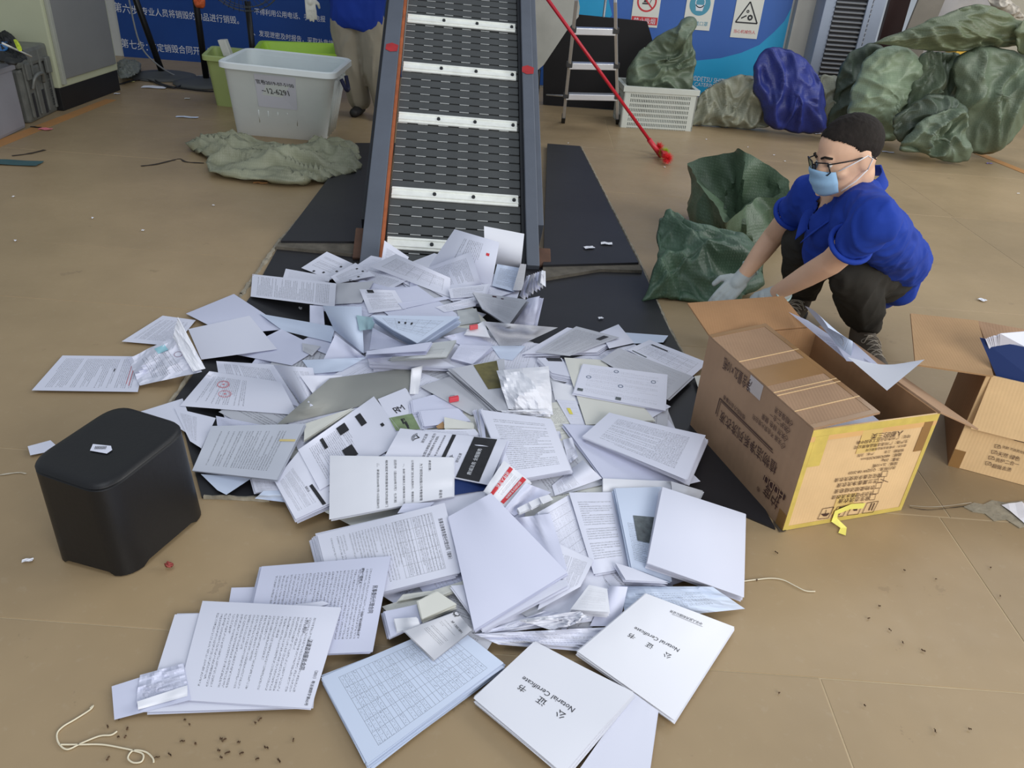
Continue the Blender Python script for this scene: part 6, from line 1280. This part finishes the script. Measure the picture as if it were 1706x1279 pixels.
G,o=on('agency'); on_ring(G,.97,.86,.012,.0135,RED,o)
G,o=on('olive'); on_patch(G,.02,.15,.55,.60,OLIVE,o,'olive_photo')
G,o=on('news'); on_patch(G,.08,.16,.26,.28,BLOCK,o,'black_rectangle')
G,o=on('form2'); on_patch(G,.12,.20,.40,.25,BLOCK,o,'dark_heading'); on_patch(G,.06,.9,.3,.94,GREYPH,o,'grey_block')
G,o=on('cert')
for s,t in ((.11,.42),(.48,.55),(.40,.12),(.84,.28)): on_ring(G,s,t,.006,.009,mat('seal_slate',(110,122,145),.6),o,False)
on_patch(G,.03,.82,.09,.90,GREYPH,o,'grey_block'); on_patch(G,.45,.88,.51,.96,GREYPH,o,'grey_block')
G,o=on('emblem'); on_patch(G,.2,.03,.38,.16,BLOCK,o,'black_emblem')
for k_ in ('sq1','sq2'):
    G,o=on(k_)
    for s,t in ((.6,.8),(.8,.3),(.35,.9),(.85,.55)): on_patch(G,s,t,s+.06,t+.07,BLOCK,o,'black_square',k=2)
G,o=on('tall'); on_patch(G,.32,.14,.38,.20,RED,o,'red_mark')
G,o=on('spots'); on_patch(G,.38,.05,.46,.12,mat('spot_maroon',(60,26,40),.5),o,'dark_spot'); on_patch(G,.55,.10,.60,.14,mat('spot_maroon',(60,26,40),.5),o,'dark_spot')
G,o=on('redband'); on_patch(G,.04,.12,.96,.26,RED,o,'red_band'); on_patch(G,.04,.62,.96,.74,RED,o,'red_band'); on_text(G,[('国内特快专递邮件',.2,.19,.8,.19,1.2),('收件人签名',.2,.68,.7,.68,1.2)],WHITEINK,o)
G,o=on('photo'); on_patch(G,.28,.36,.95,.66,GREYPH,o,'printed_photo'); on_patch(G,.55,.68,.95,.9,BLOCK,o,'printed_photo')
G,o=on('leaf'); on_patch(G,.35,.02,.95,.2,BLOCK,o,'photo_strip')
G,o=on('leafcard'); on_patch(G,.3,.35,.5,.6,mat('leaf_yellow',(222,210,90),.6),o,'leaf_logo')
G,o=on('cheque'); on_text(G,[('№ 13051891',.30,.20,.86,.20,1.3),('发票',.05,.08,.2,.08,1.2)],INK,o); on_ring(G,.10,.02,.005,.007,INK,o,False)
G,o=on('bluefan')
for s in (.3,.4,.5): on_patch(G,s,.35,s+.03,.45,BLOCK,o,'black_square',k=2)
# clips
def clip(px,z,col,label):
    c=P(*px,z); t_=thing('binder_clip',label,'clip',loc=c); e=nrm((.9,.3,.1)); f_=nrm(np.cross(Z3,e)); bx('clip_body',c,e,f_,Z3,(-.014,.014),(-.006,.006),(-.004,.010),col,t_,.002)
    tube('clip_handle',[c+f_*.006+e*x*.008+f_*y for x,y in ((-1,0),(-.8,.018),(.8,.018),(1,0))],.0008,mat('clip_wire',(160,160,165),.3,.8),t_,6); return t_
i,j=zget(789,546); clip((789,546),ZM[j,i]+.006,mat('clip_pink',(222,92,98),.5),'salmon red binder clip on the white wedge of papers')
i,j=zget(756,666); clip((756,666),ZM[j,i]+.005,mat('clip_red',(214,70,82),.5),'small red binder clip on the stapled blank page')
# papers standing in the big carton
def free(name,px,zz,label,kind='blank',tint='white',N=8,M=6,bend=0,cat='paper',parent=None):
    W_=[P(u,v,z) for (u,v),z in zip(px,zz)]; s=np.linspace(0,1,N+1)[None,:,None]; t=np.linspace(0,1,M+1)[:,None,None]; G=(W_[0]*(1-s)+W_[1]*s)*(1-t)+(W_[3]*(1-s)+W_[2]*s)*t
    G=G+Z3*bend*4*(s*(1-s)); o=sheet_mesh(name,G,paper_mat(kind,tint),parent); 
    if label: tag(o,label,cat)
    return G,o
st_=thing('paper_stack','deep stack of papers filling the big laundry carton','documents',loc=A0+Z3*.007)
rs=random.Random(3)
for k in range(46):
    z=.02+k*.0048; j1,j2=rs.uniform(0,.012),rs.uniform(0,.012)
    bx('page',A0+Z3*z,ex,ey,Z3,(.02+j1,.47-j2),(.02+j2,.30+rs.uniform(-.015,.02)+.03*math.sin(k*.13)),(0,.0036),paper_mat('blank',('white','lav','grey')[k%3]),st_,0)
rd=lambda pts: [(1130+x/2.962,500+y/2.962) for x,y in pts]
free('paper_sheet',rd([(545,58),(640,100),(960,315),(835,300)]),(.335,.34,.33,.30),'bluish printed sheet poking from the carton along its flap','half','lav')
free('paper_sheet',rd([(625,28),(740,135),(860,202),(848,300)]),(.39,.40,.36,.31),'upright folded sheet rising from the back of the carton','half','blue',bend=.01)
free('paper_sheet',rd([(760,190),(862,205),(985,315),(830,300)]),(.34,.36,.33,.31),'sheet with a paper clip at the back of the carton','blank','lav')
free('paper_sheet',rd([(835,280),(1015,326),(1216,292),(1030,446)]),(.33,.345,.40,.335),'bright white triangular sheet sticking out over the carton rim','blank','bright',bend=0,N=14)
tag(tube('paper_clip',curve_pts([P(*rd([(800,180)])[0],.365),P(*rd([(812,195)])[0],.365),P(*rd([(815,215)])[0],.36),P(*rd([(808,222)])[0],.36)]),.0008,mat('clip_wire',(160,160,165),.3,.8)),'small wire paper clip on the sheets in the carton','clip')
# ================================================================== LITTER
def scrap(px,wd,dp,label,m,ang=0.,name='paper_scrap',grp=None,z=.0035):
    c=P(*px); e=np.array([math.cos(ang),math.sin(ang),0]); f_=np.array([-math.sin(ang),math.cos(ang),0]); vs=[];k=3
    for a in range(k+1):
        for b in range(k+1): vs.append(c+e*(b/k-.5)*wd+f_*(a/k-.5)*dp+Z3*(z+.004*abs(math.sin(a*2.1+b*1.7+ang))))
    o=mo(name,vs,[(a*(k+1)+b,a*(k+1)+b+1,(a+1)*(k+1)+b+1,(a+1)*(k+1)+b) for a in range(k) for b in range(k)],m); tag(o,label,'scrap',grp); return o
PWm=paper_mat('blank','bright')
scrap((312,196),.15,.04,'flat white slip on the floor left of the white bin',paper_mat('blank','blue'),.05)
scrap((258,146),.19,.10,'white sheet lying by the fan bases',PWm,.1)
scrap((312,165),.04,.03,'small cream scrap on the floor before the fans',paper_mat('blank','cream'),.4)
scrap((195,157),.04,.03,'tiny pale scrap beside the cabinet plinth',PWm,.2)
scrap((219,137),.05,.035,'small yellow scrap by the fan cables',mat('scrap_yellow',(222,216,140),.7),.2)
o=scrap((76,216),.075,.05,'pink torn note on the orange floor line',mat('scrap_pink',(236,130,142),.7),-.1); o=scrap((60,213),.07,.02,'black tape piece beside the pink note',mat('scrap_black',(24,24,26),.6),-.1)
scrap((20,272),.30,.10,'teal green card lying at the left edge of the floor',mat('card_teal',(58,92,96),.6),.1,'card')
scrap((434,306),.075,.028,'orange brown band below the empty olive sack',mat('band_orange',(190,138,90),.7),0,'rubber_band')
scrap((1009,417),.055,.03,'white label scrap on the right steel plate',PWm,.0,z=.034); scrap((980,424),.05,.028,'second white label scrap, left one on the right steel plate',PWm,.4,z=.034)
scrap((1000,534),.02,.015,'tiny white chip on the black plate right of the heap',PWm,.4,z=.01)
scrap((1215,212),.13,.03,'white stick scrap before the collapsed sack',PWm,-.1); scrap((1172,203),.05,.03,'small lime scrap in front of the collapsed sack',mat('scrap_yellow',(222,216,140)),0)
scrap((1361,223),.06,.04,'white and black scrap in front of the blue sack',PWm,.5); scrap((1479,254),.09,.03,'lavender scrap behind the squatting worker',paper_mat('blank','lav'),-.2)
scrap((1636,501),.03,.03,'white scrap on the floor right of the squatting worker',PWm,.6); scrap((1648,273),.05,.02,'purple scrap near the orange line at the right',mat('scrap_purple',(110,100,170),.7),.1)
scrap((1706,858),.07,.09,'white paper corner at the right edge of the floor',PWm,.3)
scrap((47,936),.022,.010,'small white crumb left of the black stool',PWm,.3)
o=pillow('red_wrapper',[P(u,v,.012) for u,v in ((273,940),(279,935),(289,938),(287,944),(277,945))],Z3,.008,mat('wrapper_red',(150,66,58),.6),None,rings=6,K=28,amp=.006,sc=(60,60,60)); tag(o,'tiny crumpled red brown wrapper below the black stool','wrapper')
rl=random.Random(11)
for k in range(24):
    u,v=rl.choice([(rl.uniform(915,1340),rl.uniform(215,330)),(rl.uniform(1330,1700),rl.uniform(270,520)),(rl.uniform(20,560),rl.uniform(300,640))])
    scrap((u,v),rl.uniform(.006,.022),rl.uniform(.005,.012),'tiny pale paper chip on the tan floor '+('left of the heap' if u<600 else 'between the broom and the sacks' if v<330 and u<1340 else 'right of the squatting worker'),PWm,rl.uniform(0,3),'paper_chip','tiny chips on the floor '+('left' if u<600 else 'behind' if v<330 and u<1340 else 'right'))
DIRT=mat('dirt_brown',(92,70,50),.9)
for k in range(40):
    u,v=rl.uniform(150,500),rl.uniform(1195,1270)
    if k>24: u,v=rl.uniform(1250,1700),rl.uniform(900,1250)
    scrap((u,v),rl.uniform(.004,.010),rl.uniform(.002,.004),'brown crumb of dirt on the floor '+('below the legal contract' if k<=24 else 'in front of the big carton'),DIRT,rl.uniform(0,3),'dirt_crumb','brown crumbs '+('at left' if k<=24 else 'at right'),z=.0015)
# strings
STR=mat('string_cream',(222,212,186),.8)
def string(pts,label,r=.0016): tag(tube('string',curve_pts([P(u,v,.003) for u,v in pts],7),r,STR,None,6),label,'string')
string([(150,1180),(155,1175),(150,1182),(125,1198),(105,1210),(95,1222),(98,1238),(112,1248),(135,1238),(165,1226),(185,1224),(195,1218)],'cream string curling on the floor at the bottom left corner')
string([(100,1240),(130,1240),(170,1240),(205,1246),(222,1250),(238,1256),(236,1268),(222,1270),(213,1262),(222,1250),(242,1252),(254,1262),(256,1270)],'second cream string with a loop below the first one')
string([(1238,968),(1262,965),(1285,963),(1305,966),(1325,976),(1342,984),(1358,985)],'thin cream thread trailing right from the blank stack')
# floor damage: patched concrete by the carton and cracks
CRK=mat('crack_dark',(70,60,48),.95)
def crack(pts,w_,name='floor_crack',m=CRK,lab=None):
    P_=[P(u,v) for u,v in pts]; P_=curve_pts(P_,4); vs=[]
    for i,p in enumerate(P_):
        t_=nrm(P_[min(i+1,len(P_)-1)]-P_[max(i-1,0)]); e=np.cross(Z3,t_)*w_*rl.uniform(.3,1); vs+=[p-e+Z3*.0022,p+e+Z3*.0022]
    o=mo(name,vs,[(2*i,2*i+1,2*i+3,2*i+2) for i in range(len(P_)-1)],m,floor); return o
crack([(1515,846),(1545,850),(1580,847),(1622,842)],.0018); crack([(1515,843),(1560,845),(1618,838)],.0015,m=mat('concrete_pale',(196,186,166),.9))
q=[(1605,845),(1622,838),(1638,841),(1652,834),(1675,838),(1706,834),(1745,840),(1745,884),(1716,876),(1698,880),(1676,866),(1655,868),(1640,856),(1620,853)]
flat_poly('floor_patch',[P(u,v) for u,v in q],.0005,.0024,mat('concrete_patch',(150,142,124),.95,var=.3,sc=25,bump=.8,bsc=60),floor)
crack([(235,277),(260,274),(285,268),(300,265),(310,270),(340,272)],.012,m=mat('oil_stain',(58,48,38),.6)); crack([(20,260),(50,256),(75,250)],.014,m=mat('oil_stain',(58,48,38)))
crack([(0,792),(30,788),(44,790)],.004,m=mat('concrete_pale',(196,186,166),.9)); crack([(430,965),(470,970),(530,972)],.0015)
crack([(1290,868),(1300,885),(1310,880)],.008)
